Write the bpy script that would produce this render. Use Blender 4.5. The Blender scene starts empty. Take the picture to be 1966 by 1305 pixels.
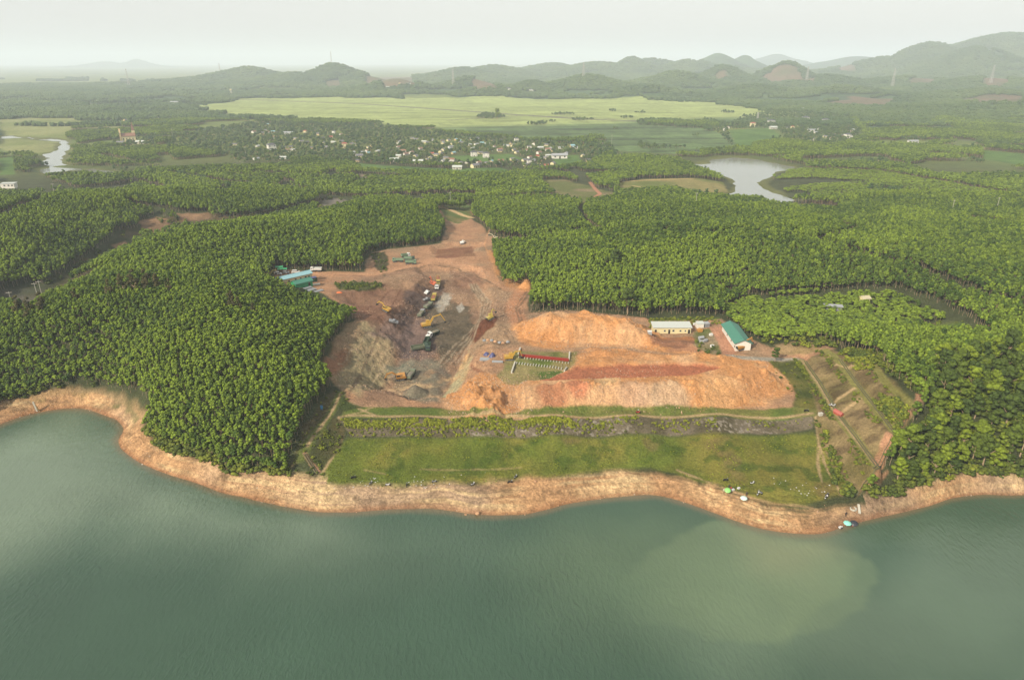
import bpy, bmesh, math, random
import numpy as np
from mathutils import Vector, Matrix, Euler
S = bpy.context.scene
C = S.collection
R = math.radians
rng = np.random.default_rng(7)
random.seed(7)

# ---------------------------------------------------------------- camera, sky, sun, exposure
PITCH = 22.2; CAMH = 130.0; FPX = 1311.0
cd = bpy.data.cameras.new("camera"); cam = bpy.data.objects.new("camera", cd); C.objects.link(cam)
cam.location = (0, 0, CAMH); cam.rotation_euler = (R(90 - PITCH), 0, 0)
cd.sensor_width = 36; cd.lens = 36 * FPX / 1966; cd.clip_start = 1; cd.clip_end = 60000
S.camera = cam
SUN_DIR = np.array([-0.68, -0.73]); SUN_DIR /= np.linalg.norm(SUN_DIR); SUN_EL = 34
w = bpy.data.worlds.new("World"); S.world = w; w.use_nodes = True
wn = w.node_tree; bg = wn.nodes["Background"]
sky = wn.nodes.new("ShaderNodeTexSky"); sky.sky_type = 'NISHITA'; sky.sun_disc = False
sky.sun_elevation = R(SUN_EL); sky.sun_rotation = math.atan2(SUN_DIR[0], SUN_DIR[1])
sky.air_density = 1.2; sky.dust_density = 3.0; sky.ozone_density = 1.0; sky.altitude = 100
hs = wn.nodes.new("ShaderNodeHueSaturation"); hs.inputs['Saturation'].default_value = 0.45
wn.links.new(sky.outputs[0], hs.inputs['Color']); veil = wn.nodes.new('ShaderNodeMix'); veil.data_type = 'RGBA'; veil.inputs[0].default_value = .72; veil.inputs[7].default_value = (4.4, 4.36, 4.12, 1)   # thin even high cloud over the clear sky
wn.links.new(hs.outputs[0], veil.inputs[6]); wn.links.new(veil.outputs[2], bg.inputs[0])
bg.inputs[1].default_value = 0.13
ld = bpy.data.lights.new("sun", 'SUN'); sun = bpy.data.objects.new("sun", ld); C.objects.link(sun)
ld.energy = 4.6; ld.angle = R(1.2); ld.color = (1.0, 0.88, 0.70)
sd3 = Vector((SUN_DIR[0] * math.cos(R(SUN_EL)), SUN_DIR[1] * math.cos(R(SUN_EL)), math.sin(R(SUN_EL))))
sun.rotation_euler = sd3.to_track_quat('Z', 'Y').to_euler(); sun.location = (-400, -200, 600)
S.view_settings.view_transform = 'Standard'; S.view_settings.look = 'None'
S.view_settings.exposure = 0.60; S.view_settings.gamma = 1.0
S.cycles.max_bounces = 6; S.cycles.transparent_max_bounces = 6; S.cycles.volume_bounces = 1
S.cycles.use_denoising = True

# ---------------------------------------------------------------- where a photo pixel (1966 x 1305) lies at height z
CPI, SPI = math.cos(R(PITCH)), math.sin(R(PITCH))
def ray(px, py):
    u = (652.5 - py)
    return np.array([px - 983.0, FPX * CPI + u * SPI, -FPX * SPI + u * CPI])
def P(px, py, z):
    d = ray(px, py); t = (z - CAMH) / d[2]
    return np.array([d[0] * t, d[1] * t, z])
def PD(px, py, D):                      # the point of that ray at ground distance y = D
    d = ray(px, py); t = D / d[1]
    return np.array([d[0] * t, D, CAMH + d[2] * t])

# ---------------------------------------------------------------- noise
_tab = np.random.default_rng(3).random((256, 256))
def vnoise(x, y, s, off=0.0):
    x = np.asarray(x, float) / s + off * 17.31 + 500; y = np.asarray(y, float) / s + off * 9.17 + 500
    xi = np.floor(x).astype(np.int64); yi = np.floor(y).astype(np.int64)
    fx = x - xi; fy = y - yi
    fx = fx * fx * (3 - 2 * fx); fy = fy * fy * (3 - 2 * fy)
    a = _tab[xi & 255, yi & 255]; b = _tab[(xi + 1) & 255, yi & 255]
    c = _tab[xi & 255, (yi + 1) & 255]; d = _tab[(xi + 1) & 255, (yi + 1) & 255]
    return (a * (1 - fx) + b * fx) * (1 - fy) + (c * (1 - fx) + d * fx) * fy
def fbm(x, y, s, o=3, off=0.0, g=0.5):
    v = 0; a = 1; t = 0
    for i in range(o):
        v = v + a * vnoise(x, y, s / 2 ** i, off + i * 1.7); t += a; a *= g
    return v / t * 2 - 1
def sst(a, b, x):
    t = np.clip((x - a) / (b - a), 0, 1); return t * t * (3 - 2 * t)
def sdpoly(X, Y, P_):                   # signed distance to a polygon, negative inside
    n = len(P_); d = np.full(X.shape, 1e18); s = np.ones(X.shape)
    for i in range(n):
        x1, y1 = P_[i]; x2, y2 = P_[i - 1]
        ex, ey = x2 - x1, y2 - y1; wx, wy = X - x1, Y - y1
        t = np.clip((wx * ex + wy * ey) / (ex * ex + ey * ey + 1e-12), 0, 1)
        d = np.minimum(d, (wx - ex * t) ** 2 + (wy - ey * t) ** 2)
        c1 = Y >= y1; c2 = Y < y2; c3 = ex * wy > ey * wx
        fl = (c1 & c2 & c3) | (~c1 & ~c2 & ~c3); s = np.where(fl, -s, s)
    return s * np.sqrt(d)
def sdline(X, Y, L):                    # distance to a polyline
    d = np.full(X.shape, 1e18)
    for (x1, y1), (x2, y2) in zip(L[:-1], L[1:]):
        ex, ey = x2 - x1, y2 - y1; wx, wy = X - x1, Y - y1
        t = np.clip((wx * ex + wy * ey) / (ex * ex + ey * ey + 1e-12), 0, 1)
        d = np.minimum(d, (wx - ex * t) ** 2 + (wy - ey * t) ** 2)
    return np.sqrt(d)

# ---------------------------------------------------------------- terrain: control heights (pixel, pixel, metres above the reservoir)
WL = [(-700,1010),(-300,880),(0,815),(40,800),(80,790),(115,784),(150,783),(190,793),(228,805),(218,822),(217,842),(224,858),(240,872),(268,888),(300,902),(335,915),(370,926),(440,950),(490,962),(540,972),(580,979),(620,984),(680,984),(730,980),(790,978),(860,981),(900,987),(950,990),(1010,988),(1055,978),(1100,966),(1140,960),(1180,955),(1215,952),(1250,950),(1300,960),(1330,970),(1360,981),(1400,996),(1430,1006),(1465,1016),(1500,1022),(1540,1025),(1580,1025),(1605,1018),(1640,1005),(1665,999),(1720,986),(1760,976),(1800,966),(1825,956),(1850,952),(1900,948),(1966,948),(2200,965),(2700,1010)]
CT = [(x, y, 0.0) for x, y in WL] + [(x, y + 26, -2.2) for x, y in WL] + [(x, y + 90, -6) for x, y in WL[::3]]
CT += [(x, 1290, -9) for x in range(-200, 2300, 200)] + [(x, 1700, -10) for x in range(-600, 2700, 400)]
CT += [(-300,800,14),(0,768,4),(90,752,5),(190,742,6),(275,800,5),(281,832,4),(330,865,4.3),(400,885,4),(500,905,3.8),(570,915,4),(615,912,4.5),
 (700,935,2.6),(850,932,2.5),(1000,918,3),(1100,915,3),(1180,905,3.3),(1250,897,3.8),(1350,925,3.3),(1450,957,3.2),(1530,970,3.4),(1620,945,4.6),(1680,955,3.6),(1800,925,4),(1966,915,4),(2200,920,4),
 (670,838,8),(850,837,8),(1000,836,8),(1150,834,8),(1300,832,8),(1450,830,8),(1560,828,8),
 (655,800,11.6),(800,800,11.6),(900,800,11.6),(1050,800,11.6),(1200,800,11.6),(1380,797,11.6),(1560,795,11.6),
 (660,782,11.6),(800,782,11.6),(900,782,11.6),(1050,782,11.6),(1200,782,11.6),(1380,782,11.6),(1560,780,11.8),
 (1540,692,13.5),(1570,740,12),(1600,790,12),(1640,840,12),(1680,895,11),(1645,690,19),(1600,680,16.5),(1640,735,17),(1680,785,17),(1715,830,16.5),(1660,690,21),(1700,735,22),(1745,780,21.5),
 (1600,860,7.5),(1625,910,5.5),(1715,870,12),(1690,920,7),
 (1790,750,25),(1760,690,22),(1800,700,24),(1860,700,26),(1966,700,28),(2200,700,30),(1750,655,18),(1800,635,14),(1880,655,20),(1966,655,22),(1850,800,18),(1966,830,17),(1780,850,14),(1850,870,9),(1966,870,9),(2200,850,14),
 (630,840,9),(600,890,6),(645,765,12),(620,800,10),(590,860,8),
 (340,800,10),(400,840,8),(480,870,8),(560,850,10),(450,780,15),(500,590,24),(560,780,15),(400,720,20),(520,700,21),(600,720,15),(300,760,12),(280,700,18),(400,650,26),(520,640,25),(400,590,32),(400,556,31),(460,565,26.5),(520,582,21),(300,560,31),(570,606,17.5),(650,642,15.5),(625,715,14.5),(680,615,16),(640,585,16),
 (200,600,28),(200,565,30),(100,630,24),(0,650,20),(-200,680,18),(200,700,13),(100,700,12),(0,725,9),(200,730,7.5),(0,620,22),(-200,650,20),
 (0,588,5),(60,568,5.5),(110,548,6),(165,515,6.5),(215,482,7),(258,452,7.5),(300,440,8),(360,433,8),(430,428,8),(500,424,8),(590,406,8),(640,395,7),(-100,620,5),(0,520,15),(0,455,25),(-200,500,24),(60,490,17),(110,465,17),(100,415,26),(180,440,16),(200,392,24),(250,415,14),(330,405,15),(330,378,20),(450,400,14),(450,372,15),(560,385,11),
 (150,556,17),(210,516,22),(290,476,26),(400,452,26),(480,448,25),(560,426,22),(650,414,19),(750,404,15.5),(840,405,11),(530,525,14.5),(620,515,14),(700,512,13),(350,505,24),(450,490,22),(600,460,20),(720,482,13),(780,470,13),(845,468,12),(865,432,9),
 (570,538,15),(640,540,14.5),(700,535,14),(780,500,12.5),(850,500,12),(900,440,9),(880,405,6),(900,480,11.5),(960,520,12.5),(960,480,12.5),(1000,458,13),(1000,545,13.5),(1010,600,14),(940,560,12),(980,620,14),
 (760,540,14),(700,560,15),(780,570,14),(930,640,13.8),(905,700,13.5),(1000,700,13.5),(1100,700,13.5),(1000,760,12.5),(1250,700,13.2),(1400,700,13.2),(1480,690,13.4),(1520,740,12.2),(1100,650,13.6),(1250,665,13.5),(1000,650,13.8),
 (1290,635,14),(1360,640,14),(1420,665,14),(1500,665,14.5),(1570,660,16),(1250,620,14),(1150,610,14),(1380,610,14.5),
 (1100,540,18),(1200,560,17),(1100,480,20),(1200,450,20),(1300,470,25),(1300,540,19),(1400,550,16),(1500,450,25),(1500,560,16.5),(1450,600,13.5),(1600,600,13.5),(1550,640,14),(1657,580,14),(1700,560,18),(1750,600,14),(1700,450,24),(1850,610,20),(1900,540,28),(1900,460,26),(2150,500,28),(1966,620,24),
 (1000,450,14),(1050,420,13),(1100,395,10),(1200,390,11),(1300,400,14),(1500,410,14),(1700,410,12),(1900,420,14),(2150,430,14)]
for x in range(-300, 2300, 130):
    CT += [(x, 372 + 6 * math.sin(x * .01), 6), (x, 335, 4), (x, 300, 3.2), (x, 262, 3), (x, 225, 3), (x, 190, 3)]
for x in range(-400, 2400, 300): CT += [(x, 150, 4), (x, 127, 4)]
CT = [c for c in CT if not (1270 < c[0] < 1540 and 300 < c[1] < 390) and not (60 < c[0] < 200 and 280 < c[1] < 345)]
CT += [(1440,320,2),(1440,372,2),(1330,345,3.5),(1540,345,3),(100,300,2.5),(130,332,2.5),(260,335,2.2)]
CP = np.array([P(*c) for c in CT])
def warp(x, y): return np.arctan2(x, y) * 1.0, np.log(np.hypot(x, y))
CU, CV = warp(CP[:, 0], CP[:, 1]); CZ = CP[:, 2]
_n = len(CU); EPS = 0.02
K = np.sqrt((CU[:, None] - CU) ** 2 + (CV[:, None] - CV) ** 2 + EPS ** 2)
A = np.zeros((_n + 3, _n + 3)); A[:_n, :_n] = K - np.eye(_n) * 0.004
A[:_n, _n] = 1; A[:_n, _n + 1] = CU; A[:_n, _n + 2] = CV; A[_n:, :_n] = A[:_n, _n:].T
WT = np.linalg.solve(A, np.concatenate([CZ, [0, 0, 0]]))
def rbf(x, y):
    u, v = warp(x, y); out = np.empty(u.shape); uf = u.ravel(); vf = v.ravel(); o = out.ravel()
    for i in range(0, len(uf), 20000):
        a = uf[i:i + 20000, None]; b = vf[i:i + 20000, None]
        k = np.sqrt(((a - CU) ** 2 + (b - CV) ** 2 + EPS ** 2).astype(np.float32))
        o[i:i + 20000] = k @ WT[:_n].astype(np.float32) + WT[_n] + WT[_n + 1] * a[:, 0] + WT[_n + 2] * b[:, 0]
    return o.reshape(u.shape)

def W(pts, z): return [tuple(P(x, y, z)[:2]) for x, y in pts]
def Wz(pts): return [tuple(P(x, y, z)[:2]) for x, y, z in pts]
# excavated and heaped ground, outlines measured at their own height
PIT = Wz([(742,757,3),(790,768,3),(850,768,3),(866,735,3.5),(884,690,4),(905,640,5.5),(922,590,7.5),(915,560,8.5),(880,545,9),(835,552,8.5),(812,580,7.5),(796,620,5.5),(792,655,4.5),(775,690,3.5),(746,725,3)])
PIT2 = Wz([(690,590,11),(760,590,11),(800,560,12),(775,545,12.5),(720,565,12),(680,580,12)])
BASIN = Wz([(838,492,9.5),(905,490,9.5),(915,475,9.5),(870,474,9.5),(840,480,9.5)])
BASIN2 = Wz([(810,520,10.5),(915,520,10.5),(925,540,10.5),(860,548,9.5),(820,535,9.5)])
SPOIL = Wz([(1003,748,17.2),(1060,742,17.4),(1140,740,17.5),(1250,740,17.6),(1350,735,17.8),(1430,722,18),(1468,705,18),(1450,690,18),(1390,682,17.6),(1300,682,17),(1200,684,17),(1130,686,17),(1105,705,16.6),(1060,728,16.4),(1010,735,16.8)])
SPOILB = Wz([(905,742,16.2),(935,728,15.8),(962,742,16),(968,764,15.4),(945,770,15.2),(915,765,15.6)])
SPOIL2 = Wz([(1042,618,18),(1062,606,20),(1095,601,22),(1150,604,22),(1200,612,21.5),(1228,634,20),(1200,640,18),(1130,634,17.5),(1080,636,17),(1050,632,17)])
FLAT = Wz([(1020,733,16.2),(1130,728,16.6),(1330,718,17.0),(1380,705,17),(1330,700,16.9),(1200,700,16.8),(1110,708,16.5),(1060,724,16.3)])
HEAPS = [(1010,548,4.5,4.2),(925,614,7.5,3.0),(797,754,5.5,4.6),(1100,654,6,2.4),(940,640,7,1.8),(965,645,5,1.3),(950,632,6,2.0),(985,640,4,1),(1158,680,7,2.6),(1290,658,9,1.4),(1325,662,7,1.2),(1255,656,6,1.2)]
for _ in range(60): HEAPS.append((random.uniform(1020, 1480), 0, random.uniform(.9, 2.2), random.uniform(.4, .9), 'lip'))
for _ in range(120): HEAPS.append((random.uniform(1040, 1240), random.uniform(606, 652), random.uniform(1.1, 3.2), random.uniform(.3, 1.1)))
for _ in range(110): HEAPS.append((random.uniform(893, 972), random.uniform(722, 786), random.uniform(.9, 2.6), random.uniform(.4, 1.2)))
for _ in range(14): HEAPS.append((random.uniform(1130, 1400), random.uniform(655, 672), random.uniform(2, 3.5), random.uniform(.4, 1.0)))
for _ in range(46): HEAPS.append((random.uniform(905, 1000), random.uniform(618, 655), random.uniform(1.0, 2.6), random.uniform(.3, 1.0)))
for _ in range(30): HEAPS.append((random.uniform(650, 880), random.uniform(640, 770), random.uniform(2, 5), random.uniform(.2, .9)))
for _ in range(14): HEAPS.append((random.uniform(1240, 1420), random.uniform(684, 700), random.uniform(2, 3.6), random.uniform(.4, 1.1)))

# far hills: pixel of the summit, distance, half-widths in metres, share of noise
HILLS = [(1940,66,5200,1150,900),(1790,84,4900,520,700),(1880,92,4300,500,600),(1700,112,5000,600,500),(2150,80,5200,900,900),(1650,108,8200,1100,700),(1490,103,11500,800,900),
 (1430,106,6300,330,500),(1378,102,6000,420,600),(1330,116,5200,520,500),(1255,113,5600,500,500),(1215,112,5200,330,500),(1150,122,5200,700,600),(1060,124,5400,600,500),(950,128,5000,500,500),(890,133,4600,500,400),
 (1512,122,3700,260,330),(1390,128,3600,240,300),(1300,140,3300,330,300),(1590,146,3300,330,260),(1130,146,3000,300,260),(1020,158,2900,200,200),(900,150,3100,230,220),(940,163,2700,160,150),(760,151,3000,230,200),
 (640,125,3900,300,330),(560,143,3900,420,300),(480,132,4300,430,330),(420,144,4200,300,260),(700,146,3700,300,260),(262,113,15000,500,700),(200,115,15000,700,700),
 (1750,150,3300,600,300),(1900,150,3000,500,300),(1900,175,2400,420,250),(1700,190,2300,300,160),(1966,190,1900,300,200),(1620,168,2600,330,200),(1450,165,2700,260,200),(1240,165,2600,240,160)]
HL = [(PD(a, b, D), wx * .8, wy * .85) for a, b, D, wx, wy in HILLS]
HP = []
def terrain0(X, Y):
    r = np.hypot(X, Y)
    h = rbf(X, Y)
    far = sst(700, 1800, r)
    h = h * (1 - far) + np.clip(h, 2.2, 5) * far
    # small relief of the natural ground
    nat = sst(2.5, 12, h)
    h = h + nat * (fbm(X, Y, 28, 3, 1) * 0.9) * (1 - sst(1500, 2500, r)) + np.where(h < 4, 1, 0) * 0
    und = sst(380, 520, r) * (1 - sst(1000, 1500, r)) * sst(5.5, 9, h)
    h = h + und * fbm(X, Y, 110, 3, 2) * 5
    # beach: low rock ledges following the shore
    b = sst(-1.0, 0.4, h) * (1 - sst(3.0, 5.5, h)) * (r < 420)
    h = h + b * (fbm(X, Y, 3.2, 3, 5) * .20 + fbm(X, Y, 11, 2, 6) * .26) * np.clip(h, 0.15, 1)
    amp = .085 + .10 * sst(40, 80, X); h = h + b * amp * np.sin(2 * math.pi * (h / .42 + .5 * fbm(X, Y, 9, 3, 21))) * sst(.1, .5, h)
    for (c, wx, wy) in HL:
        dx = (X - c[0]) / wx; dy = (Y - c[1]) / wy
        q = dx * dx + dy * dy
        m = q < 9
        if m.any():
            xx = X[m]; yy = Y[m]
            top = c[2] - 4
            rg = 1 - np.abs(fbm(xx, yy, wx * .55, 3, c[0] * .001))
            g0 = np.exp(-1.5 * (np.sqrt(q[m] + .10) - .316)) * (1 - sst(4, 9, q[m]))
            g = g0 * (0.72 + 0.28 * rg + 0.16 * fbm(xx, yy, wx * .22, 3, 9) * np.clip(q[m] * 2, 0, 1))
            h[m] = np.maximum(h[m], 4 + top * (g * (1 - g0 ** 4) + g0 * g0 ** 4))
    return h
def cut(h, X, Y, poly, zb, slope, r0=60, nz=0.0):
    p = np.array(poly); m = (X > p[:, 0].min() - r0) & (X < p[:, 0].max() + r0) & (Y > p[:, 1].min() - r0) & (Y < p[:, 1].max() + r0)
    if not m.any(): return
    x = X[m]; y = Y[m]; d = sdpoly(x, y, poly)
    d = d + nz * (fbm(x, y, 9, 3, 4) * 2.0 + fbm(x, y, 2.5, 2, 8) * .5)
    z = zb(x, y) if callable(zb) else zb
    s = slope(x, y) if callable(slope) else slope
    h[m] = np.minimum(h[m], z + s * np.maximum(d, 0) + fbm(x, y, 4, 3, 3) * .25 * nz)
def heap(h, X, Y, poly, zt, slope, r0=25, nz=1.0):
    p = np.array(poly); m = (X > p[:, 0].min() - r0) & (X < p[:, 0].max() + r0) & (Y > p[:, 1].min() - r0) & (Y < p[:, 1].max() + r0)
    if not m.any(): return
    x = X[m]; y = Y[m]; d = sdpoly(x, y, poly)
    d = d + nz * (fbm(x, y, 7, 3, 14) * 1.3 + fbm(x, y, 2.2, 2, 18) * .35)
    z = zt(x, y) if callable(zt) else zt
    h[m] = np.maximum(h[m], z - slope * np.maximum(d, 0) + fbm(x, y, 5, 3, 13) * .3 * nz)
SITEW = W([(655,770),(622,715),(640,650),(690,600),(660,560),(745,478),(860,450),(905,410),(940,452),(950,520),(1015,560),(1010,600),(1085,597),(1245,615),(1385,612),(1480,670),(1528,760),(1525,783),(900,783),(700,783)], 12)
def siteops(h, X, Y):
    zf = lambda x, y: 3.0 + np.clip((y - 255) / 115, 0, 1) * 5.6
    cut(h, X, Y, PIT, zf, lambda x, y: np.where(x < -25, 0.50, 0.62) + np.where(y < 252, .1, 0) + .10 * fbm(x, y, 16, 3, 7), 60, 1.5)
    cut(h, X, Y, PIT2, 11.2, .45, 15, .8)
    cut(h, X, Y, BASIN, 10.2, .5, 10, .8); cut(h, X, Y, BASIN2, 10.2, .5, 10, .8)
    heap(h, X, Y, SPOIL, lambda x, y: 17.4 + (x > 75) * 0 + fbm(x, y, 12, 2, 3) * .35, 0.68)
    heap(h, X, Y, SPOILB, 14.2, 0.55, 25, 1.6)
    heap(h, X, Y, SPOIL2, lambda x, y: 17.2 + np.clip((y - 272) / 18, 0, 1) * 4.6, 0.58, 25, 2.0)
    for pl in (SPOIL, SPOIL2):
        p_ = np.array(pl); m = (X > p_[:, 0].min() - 14) & (X < p_[:, 0].max() + 14) & (Y > p_[:, 1].min() - 14) & (Y < p_[:, 1].max() + 6)
        if m.any():
            x = X[m]; y = Y[m]; dd = sdpoly(x, y, pl); k = sst(-.5, 1.5, dd) * (1 - sst(7, 12, dd)); h[m] -= k * (np.abs(fbm(x, y * .22, 1.8, 3, 76)) * .28 + np.abs(fbm(x, y * .45, 6, 3, 77)) * .55)
    cut(h, X, Y, FLAT, 16.4, .7, 6, .3)
    pm_ = (X > -95) & (X < 30) & (Y > 228) & (Y < 420)
    if pm_.any():
        xx = X[pm_]; yy = Y[pm_]; dd = sdpoly(xx, yy, PIT); k = (1 - sst(6, 22, dd)); hh_ = h[pm_]; h[pm_] += k * (np.abs(fbm(xx, yy, 22, 4, 71)) * -1.6 + .5 + fbm(xx, yy, 3, 3, 72) * .35) + k * sst(1, 4, dd) * .15 * np.sin(2 * math.pi * (hh_ / 1.7 + .4 * fbm(xx, yy, 12, 2, 73)))
    sm = (Y > 218) & (Y < 430) & (np.abs(X) < 130)
    if sm.any():
        xx = X[sm]; yy = Y[sm]; k = 1 - sst(-3, 3, sdpoly(xx, yy, SITEW)); h[sm] += k * (fbm(xx, yy, 2.2, 3, 74) * .22 + fbm(xx, yy, .9, 2, 75) * .10)
    for q in HP:
        x0, y0, r, a = q
        m = (abs(X - x0) < r * 1.6) & (abs(Y - y0) < r * 1.6)
        if m.any():
            d = np.hypot(X[m] - x0, Y[m] - y0) / r + fbm(X[m], Y[m], r * .7, 2, x0) * .12
            h[m] += a * (np.maximum(0, 1.0 - d) * .75 + np.exp(-d * d * 2.2) * .25)
    # the ramp that climbs from the crest road beside the spoil, and the dam crest kept flat
    for L, wd, z0, z1 in RAMPS:
        d = sdline(X, Y, L); m = d < wd * 2.2
        if m.any():
            (xa, ya), (xb, yb) = L[0], L[-1]
            t = np.clip(((X[m] - xa) * (xb - xa) + (Y[m] - ya) * (yb - ya)) / ((xb - xa) ** 2 + (yb - ya) ** 2), 0, 1)
            k = 1 - sst(wd * .8, wd * 1.9, d[m])
            h[m] = h[m] * (1 - k) + (z0 + (z1 - z0) * t) * k
RAMPS = [(Wz([(985,790,11.7),(982,762,12.6),(972,740,13.2),(935,715,13.5)]), 2.4, 11.7, 13.6),
         (W([(1540,692),(1570,735),(1605,795),(1640,840),(1682,893)], 12.2), 1.5, 13.0, 11.4), (W([(1600,680),(1640,735),(1680,785),(1715,830)], 17.0), 1.5, 17.2, 16.8), (W([(1660,690),(1700,735),(1745,780)], 21.6), 1.5, 21.8, 21.4),
         (W([(1050,658), (1150,663), (1250,668), (1330,668), (1400,676), (1470,684), (1530,690)], 13.6), 2.2, 13.6, 13.4)]
for q in HEAPS:
    if len(q) == 5:
        # truck-tipped piles along the lip of the spoil bench
        x = q[0]; c = P(x, np.interp(x, [1000, 1140, 1350, 1430, 1480], [745, 738, 733, 722, 708]), 17.4)
        HP.append((c[0], c[1], q[2], q[3]))
    else:
        z = 4 if (q[1] > 650 and q[0] < 890) else 14
        c = P(q[0], q[1], z); HP.append((c[0], c[1], q[2], q[3]))

# polar sheet of ground, finest where the picture looks closest
az = np.concatenate([np.linspace(-76, -42, 60, endpoint=False), np.linspace(-42, 42, 1300), np.linspace(42, 76, 61)[1:]]) * math.pi / 180
rs = [40.0]
while rs[-1] < 26000:
    r = rs[-1]
    rs.append(r + (4 if r < 150 else r * .0021 if r < 520 else r * (.0021 + .0035 * min(1, (r - 520) / 1200)) if r < 3000 else r * .0075 if r < 8000 else r * .03))
rs = np.array(rs); NA, NR = len(az), len(rs)
RR, AA = np.meshgrid(rs, az, indexing='ij')
GX = RR * np.sin(AA); GY = RR * np.cos(AA)
GZ = terrain0(GX, GY); siteops(GZ, GX, GY)
# wetlands: beds cut below the water level
def dgpx(pts, z=0.0): return W(pts, z)
PONDS = [dgpx([(1340,316),(1372,306),(1410,303),(1460,308),(1502,317),(1530,320),(1520,326),(1490,330),(1478,340),(1452,350),(1466,362),(1520,384),(1500,388),(1440,382),(1384,377),(1408,368),(1416,358),(1410,345),(1385,335),(1350,325)]),
         dgpx([(186,326),(215,330),(240,338),(230,343),(200,342),(180,335)]), dgpx([(78,326),(96,321),(150,325),(186,324),(200,337),(150,340),(100,338)]), dgpx([(84,316),(86,296),(112,289),(118,272),(90,270),(96,266),(130,271),(129,288),(120,300),(114,309),(130,317),(100,319)]),
         dgpx([(0,262),(20,261),(44,266),(0,267)]), dgpx([(55,264),(90,268),(92,270),(60,268)])]
for p in PONDS:
    pa = np.array(p); m = (GX > pa[:, 0].min() - 90) & (GX < pa[:, 0].max() + 90) & (GY > pa[:, 1].min() - 90) & (GY < pa[:, 1].max() + 90)
    d = sdpoly(GX[m], GY[m], p) + fbm(GX[m], GY[m], 24, 3, 31) * 6
    isl = fbm(GX[m], GY[m], 45, 3, 33)
    GZ[m] = np.minimum(GZ[m], -1.0 + .09 * np.maximum(d + 10, 0) + np.maximum(isl - .34, 0) * 5)
RES = (RR < 420)
GZ = np.maximum(GZ, -11)
_ri = np.arange(NR); _ai = np.arange(NA)
def H(x, y):                            # ground height anywhere
    x = np.atleast_1d(np.asarray(x, float)); y = np.atleast_1d(np.asarray(y, float))
    i = np.clip(np.interp(np.hypot(x, y), rs, _ri), 0, NR - 1.001); j = np.clip(np.interp(np.arctan2(x, y), az, _ai), 0, NA - 1.001)
    a = i.astype(int); b = j.astype(int); fi = i - a; fj = j - b
    return (GZ[a, b] * (1 - fj) + GZ[a, b + 1] * fj) * (1 - fi) + (GZ[a + 1, b] * (1 - fj) + GZ[a + 1, b + 1] * fj) * fi
def G(px, py, start=150, end=9000):     # ground point seen at a pixel of the photograph
    d = ray(px, py); ts = np.geomspace(start, end, 900) / d[1] if d[1] > 0 else None
    x = d[0] * ts; y = d[1] * ts; z = CAMH + d[2] * ts; h = H(x, y)
    k = np.argmax(z < h)
    if not (z < h).any(): k = len(ts) - 1
    t0, t1 = ts[max(k - 1, 0)], ts[k]
    for _ in range(14):
        tm = (t0 + t1) / 2
        if CAMH + d[2] * tm < H(d[0] * tm, d[1] * tm)[0]: t1 = tm
        else: t0 = tm
    return Vector((d[0] * t1, d[1] * t1, float(H(d[0] * t1, d[1] * t1)[0])))
def GL(pts): return [tuple(G(x, y)[:2]) for x, y in pts]
# ---------------------------------------------------------------- what covers the ground (colour by kind of ground, worked out in world coordinates)
def lin(r, g, b, k=1.0):
    f = lambda c: ((c / 255 + .055) / 1.055) ** 2.4 if c > 10 else c / 255 / 12.92
    return np.array([f(r) * k, f(g) * k, f(b) * k])
X = GX.ravel(); Y = GY.ravel(); Z = GZ.ravel(); RRf = RR.ravel()
N1 = fbm(X, Y, 40, 4, 51); N2 = fbm(X, Y, 6, 3, 52); N3 = fbm(X, Y, 1.2, 2, 53) * 1.4
COL = np.empty((X.size, 3)); COL[:] = (0.046, 0.054, 0.023)
COL *= (1 + .35 * N2)[:, None]
WET = np.zeros(X.size)
def mix(m, col, k):
    if m is None: k = np.clip(k, 0, 1); COL[:] = COL * (1 - k[:, None]) + col * k[:, None]
    else: k = np.clip(k, 0, 1)[:, None]; COL[m] = COL[m] * (1 - k) + col * k
def near(pts, r0):
    p = np.array(pts); return np.where((X > p[:, 0].min() - r0) & (X < p[:, 0].max() + r0) & (Y > p[:, 1].min() - r0) & (Y < p[:, 1].max() + r0))[0]
def paint(pts, col, soft=1.0, k=1.0, nz=1.5, col2=None, sc=6.0, seed=0.0):
    m = near(pts, soft + nz * 2 + 2); x = X[m]; y = Y[m]
    d = sdpoly(x, y, pts) + nz * fbm(x, y, sc, 3, 60 + seed)
    c = np.array(col)[None] * (1 + .13 * N2[m] + .10 * N3[m])[:, None]
    if col2 is not None:
        q = sst(-.35, .45, fbm(x, y, sc * 1.7, 4, 70 + seed))[:, None]; c = c * (1 - q) + np.array(col2)[None] * q * (1 + .13 * N2[m] + .10 * N3[m])[:, None]
    mix(m, c, k * (1 - sst(-soft, soft, d)))
def stroke(L, wd, col, k=1.0, soft=.5, nz=.25, seed=0.0):
    m = near(L, wd * 2 + 3); x = X[m]; y = Y[m]
    d = sdline(x, y, L) + nz * fbm(x, y, 3, 2, 90 + seed)
    mix(m, np.array(col)[None] * (1 + .12 * N3[m])[:, None], k * (1 - sst(wd / 2 - soft, wd / 2 + soft, d)))
ORANGE = lin(216, 156, 102, .62); ORANGE2 = lin(222, 176, 132, .62); RED = lin(190, 120, 88, .56); BROWN = lin(150, 120, 98, .56); GREYB = lin(140, 125, 112, .62)
PURPLE = lin(112, 98, 98, .52); TAN = lin(176, 150, 112, .62); GRAVEL = lin(150, 148, 128, .62); DRY = lin(150, 138, 92, .55); GRASS = lin(112, 124, 48, .55); GRASS2 = lin(134, 132, 50, .55)
DKGRASS = lin(70, 86, 40, .55); PATH = lin(196, 168, 128, .6); WHITE = lin(210, 206, 200, .62); CREAM = lin(222, 190, 142, .62)
far = sst(900, 1250, RRf)
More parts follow.
